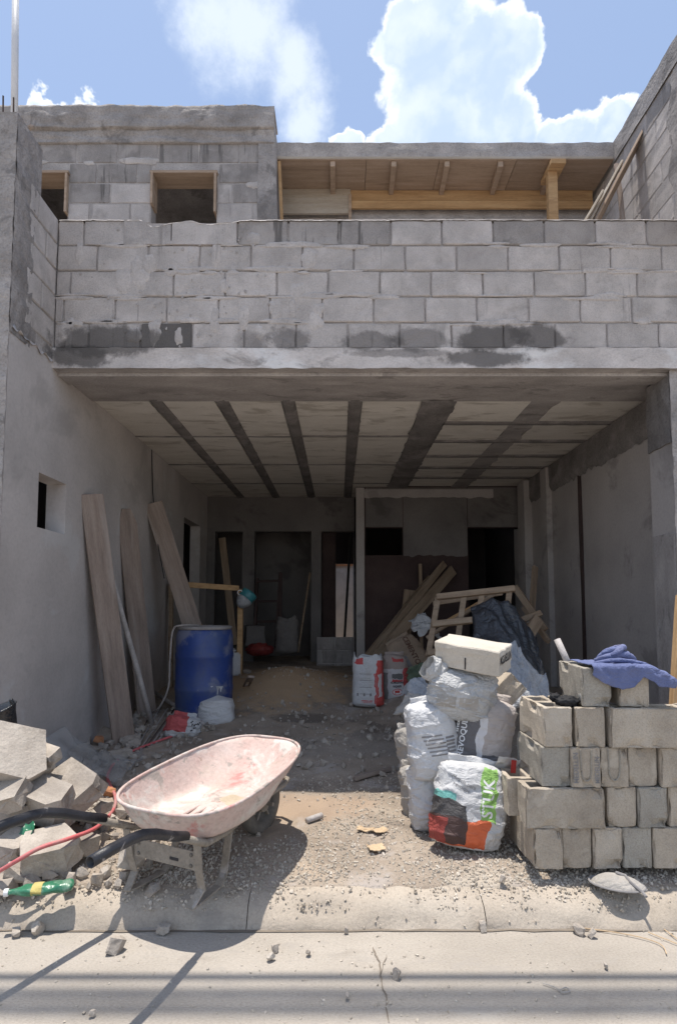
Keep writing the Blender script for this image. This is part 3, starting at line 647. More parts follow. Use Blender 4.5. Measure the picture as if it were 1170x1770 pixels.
def wall_y(name, Y0, Y1, x0, x1, z0, z1, holes, mat, parent=None):
    xc = sorted({x0, x1, *[h[0] for h in holes], *[h[1] for h in holes]}); zc = sorted({z0, z1, *[h[2] for h in holes], *[h[3] for h in holes]})
    mb = MB()
    for i in range(len(xc) - 1):
        run = None
        for k in range(len(zc) - 1):
            xm, zm = (xc[i] + xc[i + 1]) / 2, (zc[k] + zc[k + 1]) / 2
            open_ = any(h[0] < xm < h[1] and h[2] < zm < h[3] for h in holes)
            if not open_: run = (run[0], zc[k + 1]) if run else (zc[k], zc[k + 1])
            if run and (open_ or k == len(zc) - 2):
                mb.box(((xc[i] + xc[i + 1]) / 2, (Y0 + Y1) / 2, (run[0] + run[1]) / 2), (xc[i + 1] - xc[i], Y1 - Y0, run[1] - run[0])); run = None
    return add(name, mb, mat, parent if parent else house)
bw = wall_y('rear_room_wall', 8.62, 8.76, .27, XR, -.1, 3.42, [(.42, .99, 2.3, 2.73), (2.0, XR - .0, -.1, 2.73)], 'raw')
# grey render only covers the upper part, with a ragged lower edge
def rend(x0, x1, z1):
    def f(a, b):
        x = x0 + (x1 - x0) * a; lo = 2.3 + .07 * noise.noise(Vector((x * 3, 1, 6))) + .03 * noise.noise(Vector((x * 11, 1, 6)))
        return (x, 8.612, lo + (z1 - lo) * b)
    return MB().grid(f, 60, 4)
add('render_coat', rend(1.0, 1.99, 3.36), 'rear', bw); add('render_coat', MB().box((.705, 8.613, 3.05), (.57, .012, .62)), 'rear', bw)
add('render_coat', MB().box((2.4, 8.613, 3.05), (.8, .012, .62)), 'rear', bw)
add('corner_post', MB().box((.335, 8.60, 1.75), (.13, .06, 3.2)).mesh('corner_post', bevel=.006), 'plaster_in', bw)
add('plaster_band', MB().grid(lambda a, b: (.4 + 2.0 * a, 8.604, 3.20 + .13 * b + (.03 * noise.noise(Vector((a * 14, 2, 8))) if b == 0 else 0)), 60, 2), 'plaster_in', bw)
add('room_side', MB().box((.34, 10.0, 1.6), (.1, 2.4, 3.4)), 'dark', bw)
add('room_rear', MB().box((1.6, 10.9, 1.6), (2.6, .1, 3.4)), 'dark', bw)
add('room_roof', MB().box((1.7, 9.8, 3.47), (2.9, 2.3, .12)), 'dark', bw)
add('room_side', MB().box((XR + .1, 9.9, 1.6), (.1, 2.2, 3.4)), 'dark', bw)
pw = wallpart('patio_wall', MB().box((.2, 12.2, 1.15), (1.6, .12, 2.5)), 'plaster')
add('red_coping', MB().box((.2, 12.13, 2.42), (1.6, .05, .05)), 'brick', pw)
add('sky_blocker', MB().box((.1, 11.0, 2.98), (.7, .1, 1.26)), 'dark', pw)  # dark panel added to block the sky over the patio wall
for (p, q) in ((P(598, 1060, Y=9.3), P(604, 965, Y=9.5)),):
    o = add('leaning_bar', MB().tube([p - Vector((.03, 0, .5)), q + Vector((.02, 0, .4))], .022, 8), 'cable'); tag(o, 'thin dark bar standing in the bright gap at the rear', 'bar')

# --- upper floor
UY = 5.3
ur = wallpart('upper_room_wall', MB().add([], []).box((0, 0, -50), (.01, .01, .01)), 'mortar')
ur.data = wall_y('tmp', UY, UY + .14, -3.6, -.62, 4.3, 6.13, [(-3.12, -2.68, 4.3, 5.82), (-1.856, -1.207, 4.3, 5.82)], 'mortar').data
bpy.data.objects.remove([o for o in bpy.data.objects if o.name.startswith('tmp')][0])
lay(ur, (-3.6, UY, 0), (1, 0, 0), (0, -1, 0), 2.82, 4.443, 8, ['block', 'block_dark'], [.2, .7, .05, .55], holes=[(.48, .92, 4.3, 5.82), (1.744, 2.393, 4.3, 5.82)],
    rowmat=lambda m_, c: 'block_dark' if c >= 6 or (c == 5 and random.random() < .6) else 'block')
def corner(a, b):
    z = 4.3 + 2.0 * b; lean = .075 * (1 - b)
    return (-.80 + (.16 + lean) * a + noise.noise(Vector((a * 3, z * 5, 2))) * .008, UY - .018 + noise.noise(Vector((a * 6, z * 9, 2))) * .007, z)
crn = MB().grid(corner, 9, 90); add('cast_corner', crn, 'rough_cast', ur, smooth=True)
add('cast_corner_side', MB().grid(lambda a, b: (-.64 + .075 * (1 - b) + noise.noise(Vector((3, (4.3 + 2 * b) * 5, 2))) * .008, UY - .016 + .6 * a, 4.3 + 2.0 * b), 3, 90), 'rough_cast', ur, smooth=True)
def ubeam(z0, z1, dep, seed):
    def f(a, b):
        x = -3.7 + 3.06 * a
        top = noise.noise(Vector((x * 6, seed, 1))) * .018 + noise.noise(Vector((x * 22, seed, 1))) * .010
        y = UY - dep + noise.noise(Vector((x * 2.5, b * 3, seed))) * .018 + noise.noise(Vector((x * 9, b * 8, seed))) * .008
        if b >= .99: return (x, UY + .3, z1 + top)
        if b <= .01: return (x, UY + .05, z0)
        return (x, y, z0 + (z1 - z0) * (b - .08) / .84 + (top if b > .85 else 0))
    return MB().grid(f, 150, 14)
add('roof_edge_beam', ubeam(6.12, 6.27, .022, 3), 'rough_cast', ur, smooth=True)
add('roof_parapet_beam', ubeam(6.26, 6.49, .05, 9), 'rough_cast', ur, smooth=True)
add('upper_room_back', MB().box((-2.1, 7.6, 5.4), (3.2, .1, 2.4)), 'dark', ur)
add('upper_room_roof', MB().box((-2.15, 6.5, 6.33), (3.0, 2.3, .2)), 'rough_cast', ur)
add('upper_room_side', MB().box((-3.68, 6.4, 5.4), (.1, 2.4, 2.6)), 'dark', ur); add('upper_room_side', MB().box((-.72, 6.5, 5.4), (.12, 2.2, 2.2)), 'rough_cast', ur)
add('balcony_floor', MB().box((.3, 6.2, 3.66), (6.2, 3.8, .16)), 'soffit', ceil)
for (x0, x1) in ((-3.12, -2.68), (-1.856, -1.207)):
    fr = add('window_form', MB().box(((x0 + x1) / 2, UY + .07, 5.805), (x1 - x0 + .02, .22, .025)), 'ply', ur)
    add('form_side', MB().box((x0 + .012, UY + .03, 5.64), (.022, .15, .33)), 'ply', fr); add('form_side', MB().box((x1 - .012, UY + .02, 5.59), (.022, .12, .40)), 'ply', fr)
# roof slab still on its timber formwork, on the right
SY = 5.38
slab = wallpart('roof_slab', MB().grid(lambda a, b: (-.72 + 3.52 * a, SY + noise.noise(Vector((a * 9, b * 3, 2))) * .010, 6.045 + .165 * b + noise.noise(Vector((a * 30, b * 2, 6))) * .009), 120, 6), 'beam', smooth=True)
add('slab_body', MB().box((1.04, SY + .8, 6.125), (3.52, 1.56, .15)), 'beam', slab)
bpy.data.objects['slab_body'].data.materials[0] = M['soffit']; slab.data.materials[0] = M['mortar']
urear = wallpart('upper_rear_block_wall', MB().box((1.1, 5.92, 5.1), (3.4, .14, 1.7)), 'mortar')
lay(urear, (-.56, 5.85, 0), (1, 0, 0), (0, -1, 0), 3.36, 4.49, 6, ['block'], [.2, .7])
form = thing('roof_formwork', 'orange timber formwork propping the roof slab above the balcony', 'formwork', (1.1, 5.5, 5.0))
def fadd(name, mb, mat, **kw): return add(name, mb, mat, form, loc=(-1.1, -5.5, -5.0), **kw)
for i, (x0, x1) in enumerate(((-.70, .28), (.285, 1.02), (1.025, 1.80), (1.805, 2.78))):
    fadd('deck_board', MB().box(((x0 + x1) / 2, SY + .22, 6.026), (x1 - x0, .47, .02)), 'ply')
fadd('front_lath', MB().box((1.05, SY - .004, 6.034), (3.44, .03, .022)), 'ply_grey')
for u in (575, 681, 773, 866, 958):
    p = P(u, 285, Y=SY + .02); q = P(u - (u - 585) * .07, 322, Y=5.74)
    fadd('rafter', MB().box((p.x, SY + .20, 5.985), (.05, .40, .06), (0, 0, -p.x * .03)).mesh('rafter', bevel=.003), 'ply')
fadd('beam_board', MB().box((1.44, 5.79, 5.953), (2.62, .03, .115)).mesh('beam_board', bevel=.003), 'pine')
fadd('beam_board', MB().box((1.44, 5.785, 5.848), (2.62, .03, .085)).mesh('beam_board', bevel=.003), 'pine')
fadd('grey_panel', MB().box((-.28, 5.78, 5.88), (.82, .03, .28)), 'ply_grey')
fadd('side_board', MB().bar((-.60, SY + .02, 6.01), (-.555, SY + .05, 5.0), .05, .03, (0, 1, 0)), 'pine')
fadd('joint_lath', MB().box((.125, 5.765, 5.7), (.03, .03, .5)), 'ply')
p = P(954, 335, Y=5.46); fadd('prop_post', MB().box((p.x, 5.46, 5.45), (.095, .07, 1.12)).mesh('prop_post', bevel=.004), 'pine')
fadd('prop_head', MB().box((p.x + .02, 5.47, 5.965), (.15, .30, .05)).mesh('prop_head', bevel=.003), 'pine')
# right-hand side wall of the upper floor
rs = wallpart('right_side_wall', MB().box((XR + .09, 4.85, 5.27), (.16, 3.2, 1.6)), 'mortar')
lay(rs, (XR + .01, 6.4, 0), (0, -1, 0), (-1, 0, 0), 3.1, 4.54, 7, ['block', 'block_dark'], [.25, .75, .1, .6])
add('coping_beam', MB().grid(lambda a, b: (XR - .01 + noise.noise(Vector((a * 12, b * 3, 2))) * .008, 3.3 + 3.1 * a, 6.0 + .22 * b + (noise.noise(Vector((a * 30, 1, 6))) * .012 if b > .9 else 0)), 90, 5), 'rough_cast', rs, smooth=True)
add('coping_top', MB().box((XR + .1, 4.85, 6.12), (.19, 3.1, .17)), 'rough_cast', rs)
add('mortar_smear', MB().grid(lambda a, b: (XR - .018 + noise.noise(Vector((a * 7, b * 9, 2))) * .012, 3.9 + .55 * a + .1 * noise.noise(Vector((1, b * 6, 3))), 4.55 + 1.4 * b), 14, 40), 'rough_cast', rs, smooth=True)

# ------------------------------------------------------------------ loose things
def gpt(u, v, it=6):
    """where the sight line through (u, v) meets the yard"""
    z = .2
    for _ in range(it):
        p = P(u, v, z=z); z = ground(p.x, p.y)
    return P(u, v, z=z)

# --- wheelbarrow
wa = math.atan2(.426, .905)                       # heading of the barrow, from +Y towards +X
wb = thing('wheelbarrow', 'cement-crusted pink wheelbarrow standing at the kerb', 'wheelbarrow', (-.77, 2.85, .140), (0, 0, -wa))
# local: +Y to the wheel, +X right, z up
def rimpt(th, s):
    """tub surface: s = 0 floor outline, 1 rim"""
    c, n = math.cos(th), math.sin(th)
    e = 2 / 3.1
    cx, cy = math.copysign(abs(c) ** e, c), math.copysign(abs(n) ** e, n)
    k = s ** .9
    hw = .275 + (.36 - .275) * k; fwd = .32 + (.66 - .32) * k; bk = .30 + (.385 - .30) * k
    y = (cy * fwd if cy > 0 else cy * bk) + .16
    x = cx * hw * (1 - .03 * max(0, -cy) - .06 * max(0, cy))
    zr = .452 + .115 * y; zf = .300 + .04 * y
    return Vector((x, y, zf + (zr - zf) * (.45 * s + .55 * s ** 1.15)))
SEG, LV = 56, 9
vs = []; fs = []
for r_ in (.15, .5, .85):
    for k in range(SEG):
        p = rimpt(2 * math.pi * k / SEG, 0); vs.append((p.x * r_, .16 + (p.y - .16) * r_, p.z + .004 * noise.noise(Vector((p.x * 9 * r_, p.y * 9 * r_, 1)))))
for l in range(LV + 1):
    for k in range(SEG):
        p = rimpt(2 * math.pi * k / SEG, l / LV); q = p + noise.noise_vector(p * 9) * .007 + noise.noise_vector(p * 25) * .002; vs.append(tuple(q))
n = 3 + LV + 1
for i in range(n - 1): fs += [(i * SEG + k, i * SEG + (k + 1) % SEG, (i + 1) * SEG + (k + 1) % SEG, (i + 1) * SEG + k) for k in range(SEG)]
fs.append(tuple(range(SEG))[::-1])
tub = add('tub', MB().add(vs, fs), 'tub', wb, smooth=True); solid(tub, .004, 1)
rim_ = [rimpt(2 * math.pi * k / SEG, 1) for k in range(SEG + 1)]
add('rim', MB().tube([p + Vector((0, 0, -.002)) for p in rim_], .0085, 8, False), 'tub', tub, smooth=True)
def pool(a, b):
    th = 2 * math.pi * a; r_ = b * (.9 + .25 * noise.noise(Vector((math.cos(th) * 2, math.sin(th) * 2, 4))))
    return (.04 + .15 * r_ * math.cos(th), .30 + .11 * r_ * math.sin(th), .3155 + .04 * .11 * r_ * math.sin(th) + .006 * (1 - b))
add('mortar_residue', MB().grid(pool, 40, 6), 'mud', tub, smooth=True)
for k in range(3): add('floor_rib', MB().tube([(-.06 + .05 * k, .02, .303), (-.05 + .05 * k, .28, .314)], .006, 6), 'tub', tub)
for sx in (-1, 1):
    hp = [(sx * .05, .64, .185), (sx * .12, .40, .235), (sx * .19, .1, .25), (sx * .225, -.10, .275), (sx * .25, -.32, .385)]
    h = add('handle', MB().tube(hp, .017, 12), 'barrow_steel', wb, smooth=True)
    gp = [(sx * .243, -.26, .366), (sx * .255, -.36, .405), (sx * .268, -.47, .455), (sx * .275, -.55, .482), (sx * .28, -.62, .490), (sx * .285, -.72, .490), (sx * .29, -.81, .485)]
    g = add('grip', MB().tube(gp, .0215, 14, False), 'grip', h, smooth=True); solid(g, .004)
    # leg: a bent flat bar with a skid
    lp = [(sx * .215, -.15, .285), (sx * .21, -.13, .16), (sx * .205, -.10, .07), (sx * .19, -.16, .008), (sx * .185, -.10, .004), (sx * .175, .06, .006), (sx * .165, .12, .04), (sx * .16, .17, .25)]
    mb = MB()
    for p, q in zip(lp, lp[1:]): mb.bar(p, Vector(q) + (Vector(q) - Vector(p)).normalized() * .006, .042, .010, (1, 0, 0))
    add('leg', mb, 'barrow_steel', wb, bevel=.002)
    add('wheel_fork', MB().bar((sx * .05, .38, .23), (sx * .045, .73, .183), .035, .008, (0, 0, 1)), 'barrow_steel', wb)
br = MB().add([(-.205, -.12, .25), (.205, -.12, .25), (.2, -.115, .14), (-.2, -.115, .14)], [(0, 1, 2, 3)])
add('brace_plate', MB().box((0, -.12, .195), (.40, .006, .085)).mesh('brace_plate', bevel=.002), 'barrow_steel', wb)
mb = MB()
for (x, y, z) in ((-.16, -.1245, .22), (.16, -.1245, .22), (-.16, -.1245, .172), (.16, -.1245, .172)): mb.lathe([(.009, -.003), (.009, .003), (.006, .005)], 8, (x, y, z), Matrix.Rotation(R(90), 3, 'X'))
add('bolt_heads', mb, 'tyre', wb)
add('brace_slot', MB().box((.06, -.1245, .185), (.05, .004, .012)), 'ink', wb)
add('support_wedge', MB().bar((-.12, .42, .215), (-.12, .42, .28), .03, .05, (1, 0, 0)).bar((.12, .42, .215), (.12, .42, .28), .03, .05, (1, 0, 0)), 'barrow_steel', wb)
wq = Matrix.Rotation(R(90), 3, 'Y')
whl = add('wheel', MB().lathe([(.05, -.035), (.055, -.03), (.052, .03), (.05, .035)], 20, (0, .70, .183), wq), 'barrow_steel', wb)
add('tyre', MB().lathe([(.108, -.028), (.14, -.04), (.170, -.034), (.180, -.012), (.180, .012), (.170, .034), (.14, .04), (.108, .028), (.105, 0)], 40, (0, .70, .183), wq), 'tyre', whl, smooth=True)
mb = MB()
for k in range(5):
    a = 2 * math.pi * k / 5 + .3; d = Vector((0, math.cos(a), math.sin(a)))
    mb.bar(Vector((0, .70, .183)) + d * .03, Vector((0, .70, .183)) + d * .115, .045, .012, (1, 0, 0))
add('rim_spokes', mb, 'barrow_steel', whl)
add('axle', MB().tube([(-.09, .70, .183), (.09, .70, .183)], .011, 10), 'barrow_steel', whl)
gd = [(-.11, .58, .26), (-.115, .78, .28), (-.09, .87, .285), (0, .905, .287), (.09, .87, .285), (.115, .78, .28), (.11, .58, .26)]
add('wheel_guard', MB().tube(gd, .015, 10), 'barrow_steel', wb, smooth=True)
add('guard_bracket', MB().bar((.11, .6, .265), (.10, .55, .34), .05, .012, (1, 0, 0)).bar((-.11, .6, .265), (-.10, .55, .34), .05, .012, (1, 0, 0)), 'barrow_steel', wb)

# --- stack of concrete blocks on the right
def cored(L, Wd, H, seed):
    random.seed(seed)
    xs = [-L / 2, -L * .41, -L * .06, L * .06, L * .41, L / 2]; ysx = [-Wd / 2, -Wd * .30, Wd * .30, Wd / 2]
    vs = [(x, y, z) for z in (-H / 2, H / 2) for y in ysx for x in xs]; I = lambda i, j, k: k * 24 + j * 6 + i; fs = []
    for j in range(3):
        for i in range(5):
            if (i, j) in ((1, 1), (3, 1)):
                for (a, b) in (((i, j), (i + 1, j)), ((i + 1, j), (i + 1, j + 1)), ((i + 1, j + 1), (i, j + 1)), ((i, j + 1), (i, j))):
                    fs.append((I(*a, 1), I(*b, 1), I(*b, 0), I(*a, 0)))
            else: fs += [(I(i, j, 1), I(i + 1, j, 1), I(i + 1, j + 1, 1), I(i, j + 1, 1)), (I(i, j, 0), I(i, j + 1, 0), I(i + 1, j + 1, 0), I(i + 1, j, 0))]
    for i in range(5): fs += [(I(i, 0, 0), I(i + 1, 0, 0), I(i + 1, 0, 1), I(i, 0, 1)), (I(i, 3, 0), I(i, 3, 1), I(i + 1, 3, 1), I(i + 1, 3, 0))]
    for j in range(3): fs += [(I(0, j, 0), I(0, j, 1), I(0, j + 1, 1), I(0, j + 1, 0)), (I(5, j, 0), I(5, j + 1, 0), I(5, j + 1, 1), I(5, j, 1))]
    me = MB().add(vs, fs).mesh('loose_block_shape', bevel=.004, seg=1, sub=3, disp=.003, dscale=45)
    rnd = random.Random(seed); o = Vector((seed, 1, 2))
    for v in me.vertices:
        ex = [abs(v.co.x) > L / 2 - .007, abs(v.co.y) > Wd / 2 - .007, abs(v.co.z) > H / 2 - .007]
        if sum(ex) >= 2:
            k = max(0, noise.noise(v.co * 17 + o) - .12) * .045 + (rnd.random() < .15) * rnd.uniform(.002, .006)
            v.co -= Vector([math.copysign(1, c) if e else 0 for c, e in zip(v.co, ex)]) * k
    return me
LB = [cored(.398, .146, .198, 200 + i) for i in range(6)]
def blk(p, rot, label, mat='loose', i=[0], name='concrete_block', group='blocks stacked by the sacks'):
    me = LB[i[0] % 6]; i[0] += 1
    if not me.materials: me.materials.append(M['loose'])
    o = bpy.data.objects.new(name, me); COL.objects.link(o); o.location = p; o.rotation_euler = rot
    o.material_slots[0].link = 'OBJECT'; o.material_slots[0].material = M[mat]
    return tag(o, label, 'concrete block', group)
FY, Z0 = 2.92, .185
ORD = ['first', 'second', 'third', 'fourth', 'fifth', 'sixth', 'seventh']
CN = ['bottom', 'second', 'third', 'fourth', 'top']
brnd = random.Random(21); marked = {}
courses = [
    [('E', .98), ('E', 1.13), ('E', 1.282), ('E', 1.436), ('E', 1.592), ('E', 1.742)],
    [('S', .945), ('E', 1.368), ('E', 1.522), ('E', 1.678)],
    [('E', 1.035), ('E', 1.183), ('E', 1.332), ('E', 1.482), ('E', 1.635), ('E', 1.785)],
    [('E', 1.05), ('E', 1.215), ('S', 1.385), ('S', 1.79)],
    [('E', 1.275), ('E', 1.475)]]
for c, row in enumerate(courses):
    for i, (k, x) in enumerate(row):
        z = Z0 + .2005 * c + .1; dy = brnd.uniform(-.012, .012); yaw = brnd.uniform(-.02, .02)
        wet_ = 'loose_grey' if (c, i) in ((2, 0), (0, 3), (4, 0), (1, 2)) else 'loose'
        if c == 4: yaw = (-.09, -.12)[i]
        lab = f'concrete block in the {CN[c]} course of the block stack, {ORD[i]} from the sacks'
        if c == 4: lab = ('hollow concrete block on top of the stack holding a stub of pipe', 'concrete block on top of the stack half covered by the blue cloth')[i]
        if k == 'E': o = blk((x + .074, FY + .2 + dy, z), (0, 0, R(90) + yaw), lab, wet_)
        else: o = blk((x + .2, FY + .055 + dy, z), (0, 0, yaw), lab, wet_)
        marked[(c, i)] = o
blk((.905 + .074, 3.08 + .2, Z0 + .3), (0, 0, R(90)), 'concrete block tucked behind the long block of the second course', 'loose')
blk((1.0 + .6, 3.28, Z0 + .3), (0, 0, 0), 'concrete block behind the second course of the stack', 'loose')
blk((1.99, 3.14, Z0 + .1), (0, 0, R(90)), 'outermost concrete block in the bottom course of the stack', 'loose')
# moulded name and U-shaped recess on block ends (local -X end of an end-on block faces the road)
def endface(o, dx=0):
    return Matrix.Translation((-.2005, 0, 0)) @ Matrix.Rotation(R(-90), 4, 'Z')
def mark(o, body, zoff, yoff, size, rot, mat='grey_ink', wd=None):
    m_ = endface(o) @ Matrix.Translation((yoff, -.0035, zoff)) @ Matrix.Rotation(rot, 4, 'Y')
    return lettering('moulded_lettering', body, size, mat, o, m_, bold=.0006, width=wd)
b2 = marked[(2, 1)]
mark(b2, 'MEDELLIN', 0, -.052, .036, R(-90), wd=.15); mark(b2, 'MEDELLIN', -.01, .056, .036, R(-90), wd=.13)
def ugroove(o, wd=.05, hh=.12, mat='grey_ink'):
    pts = []
    for k in range(15):
        a = math.pi * k / 14; pts.append((-wd / 2 * math.cos(a), -.01 - .055 * math.sin(a) ** 1.0))
    pts = [(-wd * .56, .09)] + pts + [(wd * .56, .09)]
    vs = []
    for (y, z) in pts: vs.append((-.2015, -y, z))
    mb = MB().tube(vs, .004, 6); add('moulded_recess', mb, 'loose_grey', o)
ugroove(b2); ugroove(marked[(2, 2)], .055)

# --- sacks
def sack_mesh(Wd, Dp, H, seed, kind='pillow', wr=1.0, nu=96, nv=60, lean=0):
    o = Vector([random.Random(seed).uniform(0, 60) for _ in range(3)])
    vs = []; fs = []
    for j in range(nv):
        t = j / (nv - 1)
        if kind == 'pillow': r = (1 - abs(2 * t - 1) ** 2.6) ** .42 * .93 + .05; rw = .80 + .20 * (1 - abs(2 * t - 1) ** 3)
        elif kind == 'open': r = min(1, (1 - (1 - min(1, t / .13)) ** 2) ** .5 * .75 + .25); rw = 1 - .05 * t; r *= 1 - .22 * max(0, t - .7) / .3
        elif kind == 'tied':
            r = min(1, (1 - (1 - min(1, t / .25)) ** 2) ** .5 * .8 + .2) if t < .5 else np.interp(t, [.5, .66, .72, .78, .82, .9, 1], [1, .93, .55, .2, .14, .22, .34])
            rw = r
        if kind != 'tied': rw = rw * (.25 + .75 * min(1, r * 1.6)) if kind == 'pillow' else rw * min(1, r * 1.15)
        for i in range(nu):
            th = 2 * math.pi * i / nu; c, s_ = math.cos(th), math.sin(th); e = 2 / 2.6
            x = math.copysign(abs(c) ** e, c) * Wd / 2 * rw; y = math.copysign(abs(s_) ** e, s_) * Dp / 2 * r
            z = t * H
            p = Vector((x, y, z)); q = p * (1 / max(.2, H)) * .5
            d = noise.noise(p * 4 + o) * .022 * wr + noise.noise(p * 11 + o) * .006 * wr
            fold = (1 - abs(noise.noise(Vector((p.x * 9 + p.z * 5, p.y * 9, p.z * 16)) + o))) ** 9 * .010 * wr
            fold += (1 - abs(noise.noise(Vector((p.x * 24, p.y * 24, p.z * 7)) + o * 2))) ** 9 * .009 * wr * (abs(2 * t - 1) ** 2 + .25)
            nrm = Vector((x / (Wd / 2) ** 2, y / (Dp / 2) ** 2, 0)); nrm = nrm.normalized() if nrm.length > 1e-6 else Vector((0, 0, 1))
            p += nrm * (d + fold) * (1 if t > .04 else .3)
            if kind == 'tied' and t > .8: p += nrm * .018 * math.sin(th * 7 + 2)
            if kind == 'open' and t > .9: p.z += noise.noise(Vector((th * 1.4, seed, 2))) * .055 * (t - .9) / .1
            p.z += noise.noise(Vector((p.x * 4, p.y * 4, seed))) * .02 * t
            p.x += lean * t * H
            vs.append(tuple(p))
    for j in range(nv - 1): fs += [(j * nu + i, j * nu + (i + 1) % nu, (j + 1) * nu + (i + 1) % nu, (j + 1) * nu + i) for i in range(nu)]
    fs.append(tuple(range(nu))[::-1])
    if kind != 'open': fs.append(tuple((nv - 1) * nu + i for i in range(nu)))
    return MB().add(vs, fs)
def sack(name, label, dims, seed, kind, mat, loc, rot=(0, 0, 0), wr=1.0, group=None, lean=0):
    th = thing(name, label, 'sack', loc, rot, group)
    b = add('sack_body', sack_mesh(*dims, seed, kind, wr, lean=lean), mat, th, smooth=True)
    if kind == 'open': solid(b, .003)
    if kind == 'pillow':
        Wd, Dp, H = dims
        fl = MB().grid(lambda a, q: (-Wd * .36 + Wd * .72 * a + lean * H, .012 * math.sin(a * 9 + seed) * q, H * .97 + .045 * q + .012 * noise.noise(Vector((a * 5, seed, q)))), 20, 4)
        solid(add('stitched_flap', fl, mat, th, smooth=True), .004, 0)
    return th, b, bvh(b)
# print materials
def printed(name, base, rects): return material(name, base, 5, 4, .1, 120, .35, 260, .6, crease=(7, 1.6), rects=rects, layers=[((.42, .38, .34), 2.6, .66, .06, .5)])
WH = [(.46, .46, .465), (.55, .55, .555)]
m_col = printed('garden_sack_print', WH, [(-.22, .10, .0, .17, (.62, .12, .035), 0), (-.25, -.02, .03, .25, (.05, .045, .045), 0), (-.3, -.13, .01, .16, (.30, .06, .05), 0), (-.25, -.09, .25, .29, (.15, .42, .38), 0),
                                         (.045, .125, .17, .44, (.22, .42, .09), 0), (-.3, .3, -.01, .018, (.66, .65, .64), 0)])
th, b, sf = sack('garden_sack', 'plump white sack with orange, black and green print in front of the stack', (.40, .26, .46), 3, 'pillow', m_col, (.70, 3.21, .165), (R(-10), R(8), R(-6)), 1.25, 'sacks piled beside the blocks')
lettering('printed_lettering', 'STUK', .085, 'white_ink', th, Matrix.Translation((.085, 0, .29)) @ Matrix.Rotation(R(-90), 4, 'Y'), sf, .002, width=.2)
lettering('printed_lettering', 'Mezcla para\nrevoque', .03, 'grey_ink', th, Matrix.Translation((-.06, 0, .34)) @ Matrix.Rotation(R(20), 4, 'Y'), sf)
add('torn_flap', MB().grid(lambda a, q: (.10 + .13 * a + .03 * q, -.03 + .05 * a + .03 * math.sin(q * 5), .40 + .12 * q + .03 * noise.noise(Vector((a * 4, q * 4, 2)))), 10, 10), 'white_sack', th, smooth=True)
add('red_lining', MB().grid(lambda a, q: (.2 + .035 * a, -.05 + .03 * a, .44 + .07 * q), 4, 5), 'red_ink', th)
m_dk = printed('cement_sack_print', [(.40, .35, .32), (.48, .43, .40)], [(-.22, -.01, .08, .48, (.12, .115, .12), 0), (-.03, .01, .02, .48, (.62, .6, .6), 0), (-.25, -.0, -.02, .075, (.62, .6, .6), 0), (.01, .12, .02, .14, (.13, .125, .13), 0)])
th, b, sf = sack('cement_sack', 'sack with dark printed front and pinkish paper, right of the pile', (.36, .26, .47), 14, 'pillow', m_dk, (.83, 3.46, .49), (R(-8), R(10), R(-14)), .8, 'sacks piled beside the blocks')
lettering('printed_lettering', 'REVOQUE FINO', .045, 'white_ink', th, Matrix.Translation((-.115, 0, .27)) @ Matrix.Rotation(R(-90), 4, 'Y'), sf, .001, width=.34)
lettering('printed_lettering', 'Interior', .028, 'white_ink', th, Matrix.Translation((-.155, 0, .31)) @ Matrix.Rotation(R(-90), 4, 'Y'), sf, .001, width=.16)
th, b, sf = sack('woven_sack', 'bulging grey-white sack on the left of the pile with grey print', (.31, .26, .47), 23, 'pillow', 'white_sack', (.605, 3.47, .46), (R(-6), R(-6), R(10)), 1.1, 'sacks piled beside the blocks')
for k in range(6): patch('printed_stripe', -.10 + .008 * k, .02 + .008 * k, .27 - .022 * k, .279 - .022 * k, 'grey_ink', th, sf, n=9)
for k in range(5): patch('printed_stripe', .04, .10, .25 - .02 * k, .262 - .02 * k, 'grey_ink', th, sf, n=6)
th, b, sf = sack('woven_sack', 'small white sack with barcode at the foot of the pile', (.26, .22, .38), 31, 'pillow', 'white_sack', (.565, 3.5, .155), (R(-5), R(-4), R(12)), 1.0, 'sacks piled beside the blocks')
for k, x in enumerate((0, .011, .017, .029, .036, .048)): patch('barcode_bar', .02 + x, .025 + x + .003 * (k % 2), .20, .30, 'ink', th, sf, n=5)
th, b, sf = sack('plastic_sack', 'crumpled translucent white sack on top of the pile under a pale block', (.42, .28, .33), 44, 'pillow', 'bag_plastic', (.75, 3.5, .81), (R(4), R(5), R(-8)), 1.5, 'sacks piled beside the blocks')
for k in range(2): patch('printed_panel', -.16 + .13 * k, -.05 + .13 * k, .10, .17, 'dusty_sack', th, sf, n=7)
add('loose_mouth', sack_mesh(.15, .09, .13, 9, 'open', 1.6, 40, 16), 'bag_plastic', th, (-.12, -.02, .28), (R(20), R(-70), 0), smooth=True)
th, b, sf = sack('woven_sack', 'dull grey sack in shade behind the left of the pile', (.22, .2, .40), 52, 'pillow', 'dusty_sack', (.545, 3.82, .30), (R(-8), R(-8), R(14)), 1.1, 'sacks piled beside the blocks')
th, b, sf = sack('woven_sack', 'faded sack with pink lettering low behind the white barcode sack', (.17, .16, .32), 57, 'pillow', 'dusty_sack', (.50, 3.70, .16), (R(-6), R(-4), R(14)), 1.1, 'sacks piled beside the blocks')
lettering('printed_lettering', 'CEMENTO', .05, 'red_ink', th, Matrix.Translation((0, 0, .26)) @ Matrix.Rotation(R(-70), 4, 'Y'), sf, .001, width=.14)
random.seed(91)
o = add('concrete_block', MB().box((0, 0, 0), (.41, .20, .15)).mesh('pale_block', bevel=.006, seg=1, sub=4, disp=.007, dscale=30), 'lime', None, (.81, 3.42, 1.215), (R(11), R(7), R(-37)))
tag(o, 'pale concrete block with black lettering lying on top of the sacks', 'concrete block')
